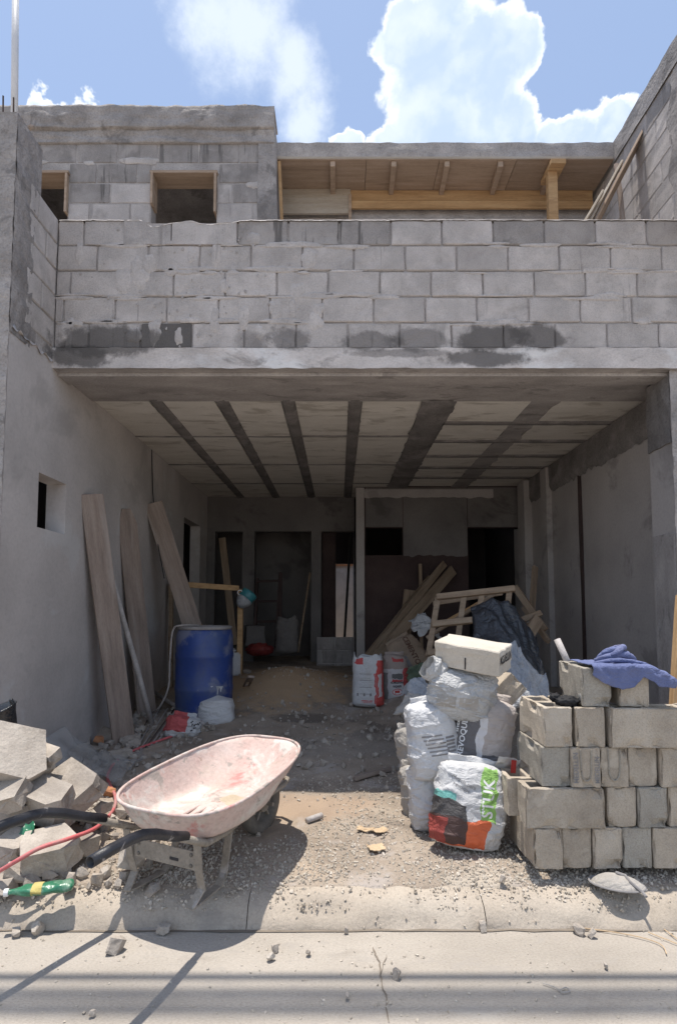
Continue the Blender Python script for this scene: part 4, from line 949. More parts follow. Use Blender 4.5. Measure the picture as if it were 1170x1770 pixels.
lettering('painted_lettering', 'MEDELLIN', .068, 'ink', o, Matrix.Translation((.208, 0, .015)) @ Matrix.Rotation(R(90), 4, 'Z'), bold=.0018, width=.165)
add('saw_slot', MB().box((-.0, -.101, -.03), (.007, .008, .07)), 'ink', o)
blk((1.03, 3.72, .96), (0, R(-52), R(96)) if False else (R(46), R(4), R(97)), 'tilted concrete block wedged between the sacks and the block stack', 'loose')
blk((1.10, 3.86, .72), (R(20), R(10), R(70)), 'dusty concrete block in shade under the tilted one', 'loose_grey')

# cement bags further in
m_cb = printed('cement_bag_print', [(.5, .5, .51), (.6, .6, .61)], [(.10, .3, -.1, .5, (.55, .06, .05), 0), (.085, .098, .05, .36, (.5, .05, .05), 0), (.115, .15, .12, .36, (.6, .58, .58), 0), (-.13, -.04, .46, .52, (.5, .06, .06), 0)])
th, b, sf = sack('cement_bag', 'open white cement bag with red side band, nearer of two', (.34, .22, .55), 61, 'open', m_cb, P(636, 1222, Y=6.15), (0, 0, R(-8)), .55, 'torn cement bags in the garage')
for k in range(4): patch('printed_line', -.08, .05, .36 - .07 * k, .365 - .07 * k, 'grey_ink', th, sf, n=6)
for k in range(3): patch('printed_icon', -.11 + .07 * k, -.09 + .07 * k, .13, .16, 'grey_ink', th, sf, n=4, ellipse=False)
patch('printed_line', -.06, .06, .075, .085, 'red_ink', th, sf, n=6); patch('printed_line', -.06, .06, .06, .065, 'red_ink', th, sf, n=6)
add('bag_filling', MB().grid(lambda a, q: (-.13 + .26 * a, -.07 + .14 * q, .44 + .03 * noise.noise(Vector((a * 5, q * 5, 1)))), 10, 8), 'dusty_sack', th, smooth=True)
m_cb2 = printed('cement_bag_print_grey', [(.46, .45, .46), (.55, .54, .55)], [(.085, .3, -.1, .42, (.42, .05, .05), 0), (-.3, -.09, .06, .36, (.19, .185, .18), 0), (-.05, .08, .30, .345, (.12, .12, .12), 0), (-.05, .08, .272, .295, (.45, .05, .05), 0), (-.3, .3, .40, .60, (.33, .27, .24), 0), (-.03, .08, .48, .52, (.45, .06, .06), 0)])
th, b, sf = sack('cement_bag', 'white and red cement bag behind the open one', (.30, .2, .56), 66, 'pillow', m_cb2, P(682, 1219, Y=6.32), (0, 0, R(6)), .55, 'torn cement bags in the garage')
lettering('printed_lettering', 'unión\nmortero', .042, 'ink', th, Matrix.Translation((.01, 0, .235)) @ Matrix.Rotation(R(180), 4, 'Y'), sf, .0015)
patch('printed_oval', -.045, .07, .12, .19, 'red_ink', th, sf, n=14, ellipse=True)
patch('printed_oval', -.037, .062, .127, .183, 'white_ink', th, sf, gap=.003, n=14, ellipse=True)
lettering('printed_lettering', 'uni', .045, 'red_ink', th, Matrix.Translation((.012, 0, .155)) @ Matrix.Rotation(R(180), 4, 'Y'), sf, .004, gap=.0045)
th, b, sf = sack('paper_bag', 'crushed brown paper cement bag with dark letters behind the white bags', (.42, .22, .5), 71, 'pillow', 'paper_bag', P(725, 1165, Y=6.7), (R(-25), R(-30), R(5)), .9)
lettering('printed_lettering', 'CEMENTO', .085, 'brown_ink', th, Matrix.Translation((.06, 0, .27)) @ Matrix.Rotation(R(95), 4, 'Y'), sf, .003, width=.38)
patch('printed_panel', -.12, -.03, .10, .24, 'grey_ink', th, sf, n=7)
th, b, sf = sack('tied_sack', 'small white sack tied at the neck in front of the blue barrel', (.37, .30, .42), 80, 'tied', 'white_sack', P(376, 1258, z=.275), (0, R(-4), 0), .8)
add('tie_cord', MB().tube([(.03 * math.cos(a / 6 * math.pi) + .0, .03 * math.sin(a / 6 * math.pi), .335) for a in range(13)], .006, 6), 'ink', th)
th, b, sf = sack('crumpled_bag', 'crumpled red and white bag beside the fallen pipe near the barrel', (.30, .22, .22), 85, 'pillow', printed('crumpled_print', WH, [(-.2, .02, .06, .3, (.45, .07, .07), 0)]), P(312, 1280, z=.255), (R(-15), R(12), R(20)), 1.6)
for k in range(14):
    r_ = random.Random(k); x = .03 + r_.uniform(0, .10); z = .07 + r_.uniform(0, .10); patch('printed_dot', x, x + .014, z, z + .012, 'ink', th, sf, n=3)

# --- blue barrel
bp_ = P(352, 1238, Y=6.02); bx, by, bz = bp_.x, bp_.y, ground(bp_.x, bp_.y) - .01
brl = thing('barrel', 'blue plastic barrel smeared with dry cement against the left wall', 'barrel', (bx, by, bz))
pr = [(.26, 0), (.285, .02), (.292, .06), (.297, .24), (.303, .26), (.303, .29), (.297, .31), (.297, .58), (.303, .60), (.303, .63), (.297, .65), (.295, .82), (.28, .875), (.265, .895)]
add('barrel_body', MB().lathe(pr, 48), 'blue_drum', brl, smooth=True)
add('barrel_rim', MB().lathe([(.265, .888), (.282, .892), (.284, .918), (.27, .925), (.255, .915), (.25, .89)], 48), 'drum_rim', brl, smooth=True)
add('barrel_lid', MB().lathe([(.25, .896), (.24, .9), (.02, .902)], 32), 'drum_rim', brl)
# --- planks and pole against the left wall
def plank(name, p0, p1, wd, tk, side, label, cat, mat, group=None, taper=0):
    p0, p1 = Vector(p0), Vector(p1); L = (p1 - p0).length
    mb = MB().box((L / 2, 0, 0), (L, wd, tk)); me = mb.mesh(name, bevel=min(.003, tk * .2))
    bm = bmesh.new(); bm.from_mesh(me)
    bmesh.ops.bisect_plane(bm, geom=bm.verts[:] + bm.edges[:] + bm.faces[:], plane_co=(L * .5, 0, 0), plane_no=(1, 0, 0))
    bmesh.ops.bisect_plane(bm, geom=bm.verts[:] + bm.edges[:] + bm.faces[:], plane_co=(L * .93, 0, 0), plane_no=(1, 0, 0))
    sd = random.Random(name + str(label) + str(tuple(p0))).uniform(0, 50)
    for v in bm.verts:
        v.co.z += .012 * math.sin(v.co.x / L * math.pi) * noise.noise(Vector((sd, 1, 1))); v.co.y += noise.noise(Vector((v.co.x * 2, sd, v.co.y * 3))) * .006
        if taper and v.co.x > L * .95: v.co.y *= 1 - taper
    bm.to_mesh(me); bm.free()
    o = add(name, me, mat); q = axes(p1 - p0, side); o.matrix_world = Matrix.Translation(p0) @ q.to_4x4()
    if label: tag(o, label, cat, group)
    return o
GP = 'boards leaning on the left wall'
plank('plank', (-1.93, 5.16, .26), (-2.165, 4.86, 2.49), .20, .028, (.75, .65, 0), 'wide dusty plank leaning on the left wall nearest the small window', 'plank', 'dusty_wood', GP)
plank('plank', (-2.0, 6.0, .26), (-2.18, 5.7, 2.51), .20, .025, (.7, .7, 0), 'dusty plank with a pointed top standing behind the pale pole', 'plank', 'dusty_wood', GP, .55)
plank('plank', (-1.42, 6.62, .40), (-2.17, 6.5, 2.72), .21, .028, (.8, .3, .3), 'slanting dusty plank whose foot is hidden behind the blue barrel', 'plank', 'dusty_wood', GP)
pl = add('pole', MB().tube([(-1.83, 5.68, .24), (-1.93, 5.48, .85), (-2.05, 5.24, 1.55), (-2.165, 5.0, 2.27)], [.027, .026, .024, .02], 10), 'grey_pipe', smooth=True)
tag(pl, 'pale round pole leaning against the left wall between two planks', 'pole', GP)
# wire hanging on the left wall
tag(add('hanging_wire', MB().tube([P(262, 765, Y=6.55), P(264, 850, Y=6.55), P(271, 930, Y=6.5), P(284, 1000, Y=6.4)], .006, 6), 'cable'), 'thin dark wire hanging down the left wall above the barrel', 'wire')
# pipe stubs and rods by the wall
gb = lambda u, v, dz=0: gpt(u, v) + Vector((0, 0, dz))
tag(add('fallen_pipe', MB().tube([gb(352, 1258, .03), gb(262, 1212, .12)], .022, 10), 'grey_pipe', smooth=True), 'grey pipe lying behind the crumpled red bag', 'pipe')
for k in range(6):
    r_ = random.Random(k + 3)
    tag(add('steel_rod', MB().tube([gb(225 + 9 * k, 1303 - 3 * k, .012), gb(268 + 11 * k, 1232 + r_.uniform(-12, 6), .02 + .01 * k)], .007, 6), 'rebar' if k % 3 == 0 else 'hose_grey'),
        'thin rod in the bundle on the floor by the plank foot', 'rod', 'rods on the garage floor')
def spline(pts, n=8):
    pts = [Vector(p) for p in pts]; out = []
    for i in range(len(pts) - 1):
        p0, p1, p2, p3 = pts[max(i - 1, 0)], pts[i], pts[i + 1], pts[min(i + 2, len(pts) - 1)]
        for k in range(n):
            t = k / n; out.append(.5 * ((2 * p1) + (p2 - p0) * t + (2 * p0 - 5 * p1 + 4 * p2 - p3) * t * t + (3 * p1 - p0 - 3 * p2 + p3) * t ** 3))
    return out + [pts[-1]]
ho = [gb(300, 1274, .01), gb(262, 1288, .012), gb(225, 1303, .012), gb(198, 1322, .012), gb(186, 1345, .014), gb(190, 1362, .02), gb(199, 1385, .03), gb(196, 1408, .03), P(168, 1430, Y=3.12), P(120, 1450, Y=2.90), P(70, 1466, Y=2.80), P(30, 1488, Y=2.76), P(-15, 1514, Y=2.78), P(-80, 1545, Y=2.85)]
tag(add('red_hose', MB().tube(spline(ho, 8), .0105, 10), 'hose', smooth=True), 'dusty red hose snaking out over the rubble on the left', 'hose')
hb = [(bx - .05, by - .05, bz + .93), (bx - .2, by - .2, bz + .935), (bx - .29, by - .18, bz + .88), (bx - .32, by - .16, bz + .6), (bx - .33, by - .16, bz + .3), (bx - .42, by - .14, bz + .1), (bx - .52, by - .05, bz + .03)]
tag(add('barrel_hose', MB().tube(spline(hb), .010, 8), 'hose_grey', smooth=True), 'pale thin hose hanging out of the blue barrel', 'hose')

# ------------------------------------------------------------------ rubble, debris, small things
def chunk(dx, dy, dz, seed, npts=16, boxy=.55, sub=1, rough=.02):
    rnd = random.Random(seed); bm = bmesh.new()
    for i in range(npts):
        p = [rnd.uniform(-1, 1) for _ in range(3)]
        k = rnd.randrange(3); p[k] = math.copysign(1, p[k])
        if rnd.random() < boxy: k2 = (k + 1) % 3; p[k2] = math.copysign(rnd.uniform(.85, 1), p[k2])
        bm.verts.new((p[0] * dx / 2, p[1] * dy / 2, p[2] * dz / 2))
    r_ = bmesh.ops.convex_hull(bm, input=bm.verts)
    for v in [v for v in bm.verts if not v.link_faces]: bm.verts.remove(v)
    bmesh.ops.dissolve_limit(bm, angle_limit=R(14), verts=bm.verts, edges=bm.edges)
    bmesh.ops.triangulate(bm, faces=bm.faces)
    if sub:
        bmesh.ops.subdivide_edges(bm, edges=bm.edges, cuts=sub)
        o = Vector((seed, seed * 2, 1)); m_ = min(dx, dy, dz)
        for v in bm.verts: v.co += noise.noise_vector(v.co * (3 / m_) * .6 + o) * rough * m_ * 3
    me = bpy.data.meshes.new('chunk'); bm.to_mesh(me); bm.free(); return me
RUB = 'broken concrete heaped by the left wall'
def slab_piece(dx, dy, dz, seed, cutn=3):
    """a piece of broken slab: flat faces, two or three ragged broken edges"""
    rnd = random.Random(seed); n = 6; pts = []
    for k in range(n):
        a = 2 * math.pi * k / n + rnd.uniform(-.3, .3); c, s_ = math.cos(a), math.sin(a); e = 2 / 5
        pts.append((math.copysign(abs(c) ** e, c) * dx / 2 * rnd.uniform(.78, 1.02), math.copysign(abs(s_) ** e, s_) * dy / 2 * rnd.uniform(.78, 1.02)))
    vs = [(x, y, -dz / 2) for x, y in pts] + [(x * rnd.uniform(.93, 1.03), y * rnd.uniform(.93, 1.03), dz / 2) for x, y in pts]
    fs = [tuple(range(n))[::-1], tuple(range(n, 2 * n))] + [(k, (k + 1) % n, n + (k + 1) % n, n + k) for k in range(n)]
    me = bpy.data.meshes.new('slab_piece'); me.from_pydata(vs, [], fs); bm = bmesh.new(); bm.from_mesh(me)
    bmesh.ops.recalc_face_normals(bm, faces=bm.faces); bmesh.ops.triangulate(bm, faces=bm.faces)
    bmesh.ops.subdivide_edges(bm, edges=bm.edges, cuts=3)
    o = Vector((seed, 2, 3))
    for v in bm.verts:
        side = 1 if abs(abs(v.co.z) - dz / 2) > 1e-4 else .12
        v.co += noise.noise_vector(v.co * 22 + o) * .020 * side + noise.noise_vector(v.co * 7 + o) * .004
    bm.to_mesh(me); bm.free(); return me
def rub(me, u, v, Y, rot, label, mat='rubble', name='concrete_rubble', cat='rubble', group=RUB):
    o = add(name, me, mat, None, P(u, v, Y=Y), tuple(R(a) for a in rot)); return tag(o, label, cat, group)
rub(slab_piece(.42, .36, .20, 1), 10, 1305, 3.18, (50, 20, 30), 'largest broken slab of the heap, standing tilted at the photo edge')
rub(slab_piece(.36, .34, .12, 2), 118, 1365, 3.30, (38, 12, -32), 'broad tan broken slab sloping to the right of the heap')
rub(slab_piece(.34, .20, .18, 3), 85, 1385, 3.16, (22, 8, -20), 'broken block with a dark slot in the front of the heap')
rub(slab_piece(.19, .12, .07, 4), 80, 1305, 3.28, (20, 8, -20), 'small flat piece lying on top of the heap')
rub(chunk(.16, .12, .08, 5), 66, 1325, 3.25, (10, 0, 40), 'rough lump under the small flat piece on the heap')
rub(slab_piece(.22, .2, .1, 6), 12, 1375, 3.05, (30, -15, 10), 'broken piece leaning under the largest slab')
rub(chunk(.24, .2, .16, 7), 15, 1410, 3.1, (5, 10, 50), 'shaded lump at the photo edge above the black handle')
rub(slab_piece(.30, .26, .13, 8), 85, 1470, 2.95, (16, -6, 25), 'pale flat rubble piece under the red hose')
rub(slab_piece(.22, .2, .12, 9), 25, 1468, 2.98, (10, 10, -10), 'rubble piece beside the red hose at the photo edge')
rub(chunk(.17, .12, .1, 10), 135, 1462, 3.02, (5, 5, 60), 'jagged rubble piece right of the hose')
rub(chunk(.13, .11, .09, 11), 35, 1508, 2.86, (0, 10, 20), 'rounded rubble lump above the green bottle')
rub(chunk(.14, .10, .08, 12), 4, 1530, 2.80, (0, 10, 80), 'rubble lump at the photo edge beside the green bottle')
rub(chunk(.13, .09, .09, 13), 228, 1482, 2.95, (8, 10, 20), 'grey stone lying under the near barrow handle')
rub(chunk(.08, .07, .06, 14), 90, 1505, 2.9, (0, 0, 10), 'small pale stone behind the green bottle')
rub(chunk(.09, .07, .06, 15), 178, 1395, 3.35, (0, 0, 70), 'small stone beside the hose below the tub')
rub(chunk(.1, .08, .07, 16), 60, 1525, 2.84, (0, 0, 30), 'grey pebble lump between bottle and rubble')
for k, (u, v, Y, s_) in enumerate([(185, 1275, 4.3, .22), (150, 1310, 4.0, .25), (205, 1310, 4.25, .18), (225, 1285, 4.4, .2), (165, 1340, 3.7, .14), (140, 1290, 4.1, .16), (55, 1355, 3.5, .24), (150, 1330, 3.6, .12)]):
    g = gpt(u, v); o = add('concrete_rubble', chunk(s_, s_ * .8, s_ * .5, 30 + k), 'rubble', None, g + Vector((0, 0, s_ * .12)), (random.uniform(-.3, .3), random.uniform(-.3, .3), k * 1.3))
    tag(o, ['shaded lump with a reddish side near the plank foot', 'flat shaded rubble behind the heap', 'dark lump beside the bent hose', 'shaded lump under the wide plank', 'small shaded stone near the hose bend', 'shaded stone against the plastic sheet', 'piece buried in the middle of the heap', 'small stone between heap and hose'][k], 'rubble', RUB)
tag(add('brick_piece', chunk(.11, .08, .06, 50), 'brick', None, gb(186, 1377, .03), (.1, .2, .5)), 'orange broken brick beside the hose next to the tub', 'brick')
tag(add('brick_piece', chunk(.09, .06, .05, 51), 'brick', None, gb(170, 1290, .06), (.1, .2, .9)), 'reddish broken brick in shade by the planks', 'brick')
tag(add('snack_wrapper', MB().grid(lambda a, b: (.10 * a - .05, .06 * b - .03 + .02 * math.sin(a * 4), .05 * b + .02 * noise.noise(Vector((a * 4, b * 4, 1)))), 10, 8), 'bottle', None, P(47, 1448, Y=2.99), (.2, 0, -.5), smooth=True), 'crushed green and orange wrapper on the rubble', 'wrapper')
# gravel
def pebbles(name, n, fn, smin, smax, mat, seed, base='earth', lift=.25):
    rnd = np.random.RandomState(seed)
    oct_ = np.array([(1, 0, 0), (-1, 0, 0), (0, 1, 0), (0, -1, 0), (0, 0, 1), (0, 0, -1), (.6, .6, .6), (-.6, .6, .5), (.6, -.6, .5), (-.6, -.6, .6)])
    fc = [(4, 6, 7), (4, 7, 9), (4, 9, 8), (4, 8, 6), (0, 2, 6), (2, 7, 6), (2, 1, 7), (1, 9, 7), (1, 3, 9), (3, 8, 9), (3, 0, 8), (0, 6, 8), (0, 5, 2), (2, 5, 1), (1, 5, 3), (3, 5, 0)]
    V = []; F = []
    while len(V) < n:
        q = fn(rnd)
        if q is None: continue
        x, y = q; s_ = smin + (smax - smin) * rnd.rand() ** 3
        m_ = np.array(Euler((rnd.rand() * 6, rnd.rand() * 6, rnd.rand() * 6)).to_matrix())
        p = (oct_ * rnd.uniform(.7, 1.15, (10, 1)) * (s_ * rnd.uniform(.7, 1.3), s_, s_ * rnd.uniform(.5, .9))) @ m_.T
        zg = ground(x, y) if y > 2.85 else (float(np.interp(y, [q[0] for q in prof[:-1]], [q[1] for q in prof[:-1]])) if y > KY - .035 else 0)
        o = len(V) * 10; V.append(p + (x, y, zg + s_ * lift)); F += [tuple(i + o for i in f) for f in fc]
    me = bpy.data.meshes.new(name); me.from_pydata(np.concatenate(V).tolist(), [], F)
    return tag(add(name, me, mat), kind='stuff')
def gravel_yard(r):
    u, v = r.uniform(-20, 1190), 1350 + 215 * r.rand() ** .8
    p = P(u, v, z=.16)
    if p.y < 2.77 or p.x < -2.2 or p.x > 2.6 or (p.y < 2.9 and r.rand() > .3): return None
    dens = noise.noise(Vector((p.x * 1.6, p.y * 1.6, 7))) + .35 * noise.noise(Vector((p.x * 5, p.y * 5, 7))) + .25
    if abs(p.x + .1) < .35 and p.y > 3.3: dens -= .25
    return (p.x, p.y) if r.rand() < .25 + .9 * dens else None
o = pebbles('gravel', 26000, gravel_yard, .0025, .012, 'gravel', 1); tag(o, 'pale gravel scattered over the sunlit yard in front of the garage', 'gravel')
def gravel_in(r):
    x, y = r.uniform(-2.1, 2.5), 3.9 + 4 * r.rand() ** 1.5
    return (x, y) if noise.noise(Vector((x * 1.3, y * 1.3, 2))) + .1 > r.rand() * .9 - .2 else None
def rubble_left(r):
    x, y = -1.55 + .45 * r.randn() * .9, 3.15 + .4 * r.randn()
    return (x, y) if -2.15 < x < -.9 and 2.84 < y < 4.4 else None
o = pebbles('rubble_fragments', 420, rubble_left, .010, .055, 'rubble', 5, lift=.4); tag(o, 'broken concrete fragments filling the gaps of the left heap', 'rubble')
def rubble_wall(r):
    x, y = -2.1 + .9 * r.rand() ** 1.6, 3.9 + 2.2 * r.rand(); return (x, y)
o = pebbles('wall_debris', 480, rubble_wall, .010, .06, 'rubble', 6, lift=.4); tag(o, 'dusty crumbs and lumps along the foot of the left wall', 'debris')
def rubble_mid(r):
    x, y = .1 + .9 * r.randn(), 5.5 + .7 * r.randn(); return (x, y) if -1 < x < 1.1 else None
o = pebbles('mid_debris', 520, rubble_mid, .006, .04, 'rubble', 7, lift=.4); tag(o, 'crumbs and lumps across the garage floor before the sand', 'debris')
o = pebbles('floor_grit', 2200, gravel_in, .004, .018, 'rubble', 2); tag(o, 'grit and crumbs strewn on the shaded garage floor', 'grit')
def gravel_road(r):
    u, v = r.uniform(-20, 1190), 1570 + 200 * r.rand() ** 2.2
    p = P(u, v, z=0.0)
    if p.y > 2.9: return None
    return (p.x, p.y) if r.rand() < .28 + .8 * noise.noise(Vector((p.x * 2.2, p.y * 3, 3))) + .25 * (1 if 430 < u < 560 else 0) else None
o = pebbles('road_grit', 900, gravel_road, .002, .009, 'gravel', 3); tag(o, 'loose pebbles strewn over the concrete road', 'pebbles')
STN = [(283, 1606, .05, 'white lumpy stone beside the shadow of the barrow'), (199, 1637, .07, 'pale flat stone lying between the two handle shadows'), (66, 1607, .055, 'stone on the road at the kerb crack near the bottle'),
       (28, 1612, .04, 'grey stone on the road at the left photo edge'), (476, 1640, .032, 'grey pebble on the road right of the tub shadow'), (468, 1655, .03, 'brown pebble just below the grey one on the road'), (533, 1647, .022, 'small pale pebble on the road below the barrow wheel'),
       (686, 1685, .035, 'dark stone on the road beside the crack'), (1000, 1608, .045, 'upright pale stone at the kerb right of the middle'), (1023, 1614, .035, 'rounded stone beside the upright pale one at the kerb'),
       (1048, 1670, .022, 'dark pebble alone on the right of the road'), (600, 1722, .02, 'dark pebble alone near the bottom of the road'), (835, 1602, .042, 'stone sitting against the kerb at its middle crack'), (868, 1519, .034, 'dark brown lump on the broken concrete patch'),
       (160, 1752, .022, 'small stone near the bottom left of the road'), (597, 1608, .028, 'stone against the kerb left of the middle')]
for k, (u, v, s_, lab) in enumerate(STN):
    z = .15 if v < 1560 else .012
    o = add('stone', chunk(s_ * 1.15, s_ * .9, s_ * .7, 300 + k, 22, .1), 'rubble', None, P(u, v, z=z + s_ * .2), (k, k * 2, k * .7)); tag(o, lab, 'stone', 'stones on the road and kerb')
# --- green bottle
bt = thing('crushed_bottle', 'crushed green plastic bottle with a yellow label by the kerb', 'bottle', P(72, 1545, z=.165), (0, 0, R(15)))
def bot(a, b):
    x = -.14 + .28 * b; th = 2 * math.pi * a; r_ = np.interp(b, [0, .06, .14, .22, .3, .9, .97, 1], [.014, .014, .02, .036, .04, .042, .035, .01])
    r_ *= 1 + .25 * noise.noise(Vector((x * 30, math.cos(th) * 1.5, math.sin(th) * 1.5)))
    return (x, r_ * math.cos(th), .022 + r_ * math.sin(th) * (.55 if b > .15 else .8))
add('bottle_body', MB().grid(bot, 22, 36), 'bottle', bt, smooth=True)
add('bottle_cap', MB().lathe([(.016, 0), (.017, .003), (.017, .018), (.015, .02)], 16, (-.158, 0, .022), Matrix.Rotation(R(90), 3, 'Y')), 'white_ink', bt)
add('bottle_label', MB().grid(lambda a, b: tuple(Vector(bot(a, .36 + .16 * b)) * 1 + Vector((0, (Vector(bot(a, .4)).y) * .04, .0015))), 22, 6), 'bottle_label', bt, smooth=True)
# --- scraps on the gravel
def scrap(u, v, w_, d_, rz, label, mat='card', cat='cardboard', name='cardboard_scrap', g='cardboard scraps'):
    p = gpt(u, v); sd = u
    mb = MB().grid(lambda a, b: (w_ * (a - .5) + .012 * noise.noise(Vector((b * 5, sd, 1))), d_ * (b - .5) + .012 * noise.noise(Vector((a * 5, sd, 4))), .012 + .016 * abs(a - .55) + .01 * noise.noise(Vector((a * 3, b * 3, sd)))), 9, 7)
    o = add(name, mb, mat, None, p, (0, 0, rz)); solid(o, .004); return tag(o, label, cat, g)
scrap(632, 1438, .10, .05, -.2, 'torn cardboard scrap lying left of another on the gravel'); scrap(657, 1441, .09, .06, .5, 'torn cardboard scrap between the two others on the gravel'); scrap(650, 1471, .09, .08, .2, 'square folded cardboard scrap nearest the kerb')
tag(plank('timber_offcut', gb(612, 1352, .02), gb(676, 1334, .02), .035, .03, (0, 1, 0), None, None, 'dusty_wood'), 'grey stick of wood at the edge of the shade', 'wood offcut')
tag(plank('timber_offcut', gb(757, 1428, .03), gb(802, 1470, .02), .035, .03, (1, 1, 0), None, None, 'pine'), 'pale wood offcut poking out under the printed sack', 'wood offcut')
tag(add('pipe_offcut', MB().tube([gb(530, 1424, .018), gb(556, 1415, .018)], .018, 12), 'grey_pipe', smooth=True), 'short grey pipe offcut lying near the barrow wheel', 'pipe')
# dusty flat pouch on the kerb
pc = P(1066, 1530, z=.15); pch = thing('dusty_cap', 'flat dusty grey cap lying on the kerb before the blocks', 'cap', pc, (0, 0, R(-20)))
def capf(a, b):
    th = 2 * math.pi * a; r_ = b; return (.125 * r_ * math.cos(th) * (1 + .06 * math.cos(3 * th)), .075 * r_ * math.sin(th), .042 * (1 - r_ ** 3) + .006 * noise.noise(Vector((r_ * 3 * math.cos(th), r_ * 3 * math.sin(th), 2))) * (1 if b < .95 else 0))
add('cap_crown', MB().grid(capf, 40, 10), 'dusty_sack', pch, smooth=True)
add('cap_strap', MB().tube([(.0, .03, .045), (.04, .01, .045), (.055, -.03, .035), (.10, -.055, .01), (.115, -.085, .002)], .007, 6), 'grey_ink', pch)
add('cap_edge', MB().tube([(.125 * math.cos(a / 20 * math.pi * 2), .075 * math.sin(a / 20 * math.pi * 2), .004) for a in range(21)], .005, 6, False), 'grey_ink', pch)
tag(add('plastic_string', MB().tube(spline([P(u, v, z=.008) for u, v in [(938, 1700), (960, 1708), (972, 1716), (985, 1714), (978, 1708), (968, 1712)]], 5), .002, 6), 'dusty_sack'), 'scrap of white plastic string on the road', 'string')
for k, pts in enumerate(([(1010, 1605), (1090, 1617), (1140, 1632), (1152, 1650)], [(1120, 1612), (1160, 1628), (1190, 1640)], [(1145, 1605), (1172, 1625)])):
    tag(add('dry_stalk', MB().tube(spline([P(u, v, z=.01) for u, v in pts], 4), .0025, 5), 'card'), ['long curved dry stalk on the road at the right', 'dry stalk running off the right photo edge', 'short dry stalk at the right photo edge'][k], 'stalk', 'dry stalks on the road')
# --- cloth over the top blocks
cl = thing('blue_cloth', 'crumpled blue work shirt draped over the top blocks', 'cloth', (1.50, 3.06, 1.192))
cl.scale = (.92, 1, .9)
def drape(a, b):
    x = -.215 + .45 * a; hang = float(np.interp(a, [0, .15, .35, .5, .62, .8, 1], [.05, .10, .13, .12, .06, .10, .05]))
    s_ = .13 - (.275 + hang) * b
    rip = noise.noise(Vector((a * 6, b * 4, 3))); fine_ = noise.noise(Vector((a * 15, b * 5, 5)))
    if s_ > -.145: y, z = s_, .006 + .016 * abs(rip) + .008 * max(0, fine_)
    else: y, z = -.152 - .014 * abs(rip) - .02 * max(0, fine_), .006 - (-.145 - s_) + .006 * fine_
    if x > .12: z -= (x - .12) * .45 + .02 * (1 if b > .5 else 0) * (x - .12) * 8; y -= (x - .12) * .1
    return (x + .014 * noise.noise(Vector((b * 6, a * 2, 9))), y, z)
solid(add('draped_cloth', MB().grid(drape, 60, 44), 'cloth', cl, smooth=True), .005, 1)
def bun(cx, cy, cz, rx, ry, rz_, sd):
    def f(a, b):
        th, ph = 2 * math.pi * a, math.pi * b; d = Vector((math.sin(ph) * math.cos(th), math.sin(ph) * math.sin(th), math.cos(ph)))
        k = 1 + .28 * (1 - abs(noise.noise(d * 2.2 + Vector((sd, 0, 0))))) ** 3 - .14 + .12 * noise.noise(d * 5 + Vector((sd, 0, 0)))
        return (cx + rx * d.x * k, cy + ry * d.y * k, cz + rz_ * d.z * k)
    return MB().grid(f, 40, 24)
def roll(pts, r_, sd):
    q = spline(pts, 7); return MB().tube(q, [r_ * (1 + .35 * noise.noise(Vector((i * .35, sd, 1)))) * (.5 + .5 * math.sin(math.pi * min(1, (i + 1) / (len(q))))) for i in range(len(q))], 14)
for k, (pts, r_) in enumerate([([(-.11, .03, .02), (-.05, -.02, .05), (.03, -.03, .06), (.09, .01, .045), (.14, .05, .02)], .022), ([(-.08, .06, .03), (-.04, .02, .075), (.01, .0, .085), (.05, .03, .075), (.07, .07, .03)], .020),
                               ([(-.06, .0, .04), (-.03, -.04, .065), (.02, -.03, .10), (.05, .01, .10), (.02, .05, .095), (-.03, .03, .085)], .018), ([(-.16, -.06, .015), (-.08, -.08, .03), (.0, -.07, .03), (.08, -.09, .02), (.16, -.06, .0)], .014)]):
    add('bunched_fold', roll(pts, r_, k * 3.3), 'cloth', cl, smooth=True)
tag(add('black_glove', bun(1.20, 2.99, 1.005, .06, .045, .03, 4).add(bun(1.15, 3.02, 1.02, .03, .02, .022, 9).v, bun(1.15, 3.02, 1.02, .03, .02, .022, 9).f), 'black_rag', smooth=True), 'crumpled black rag on the fourth course of blocks', 'rag')
tag(add('plastic_cup', MB().lathe([(.028, 0), (.03, .01), (.027, .03), (.031, .05), (.026, .07), (.03, .075)], 20, (1.262, 2.97, 1.02), Matrix.Rotation(R(70), 3, 'Y')), 'clear_plastic', smooth=True), 'clear crushed plastic cup next to the black rag', 'cup')
tag(add('pipe_stub', MB().tube([(1.36, 3.30, 1.12), (1.30, 3.36, 1.31)], .019, 12), 'grey_pipe', smooth=True), 'short grey pipe sticking out of a hollow top block', 'pipe')
p0, p1 = P(1150, 1215, Y=3.35), P(1183, 1030, Y=3.6)
tag(plank('timber_post', (p0.x, p0.y, .2), p1, .09, .05, (1, 0, 0), None, None, 'pine'), 'orange timber leaning at the right photo edge behind the blocks', 'timber')

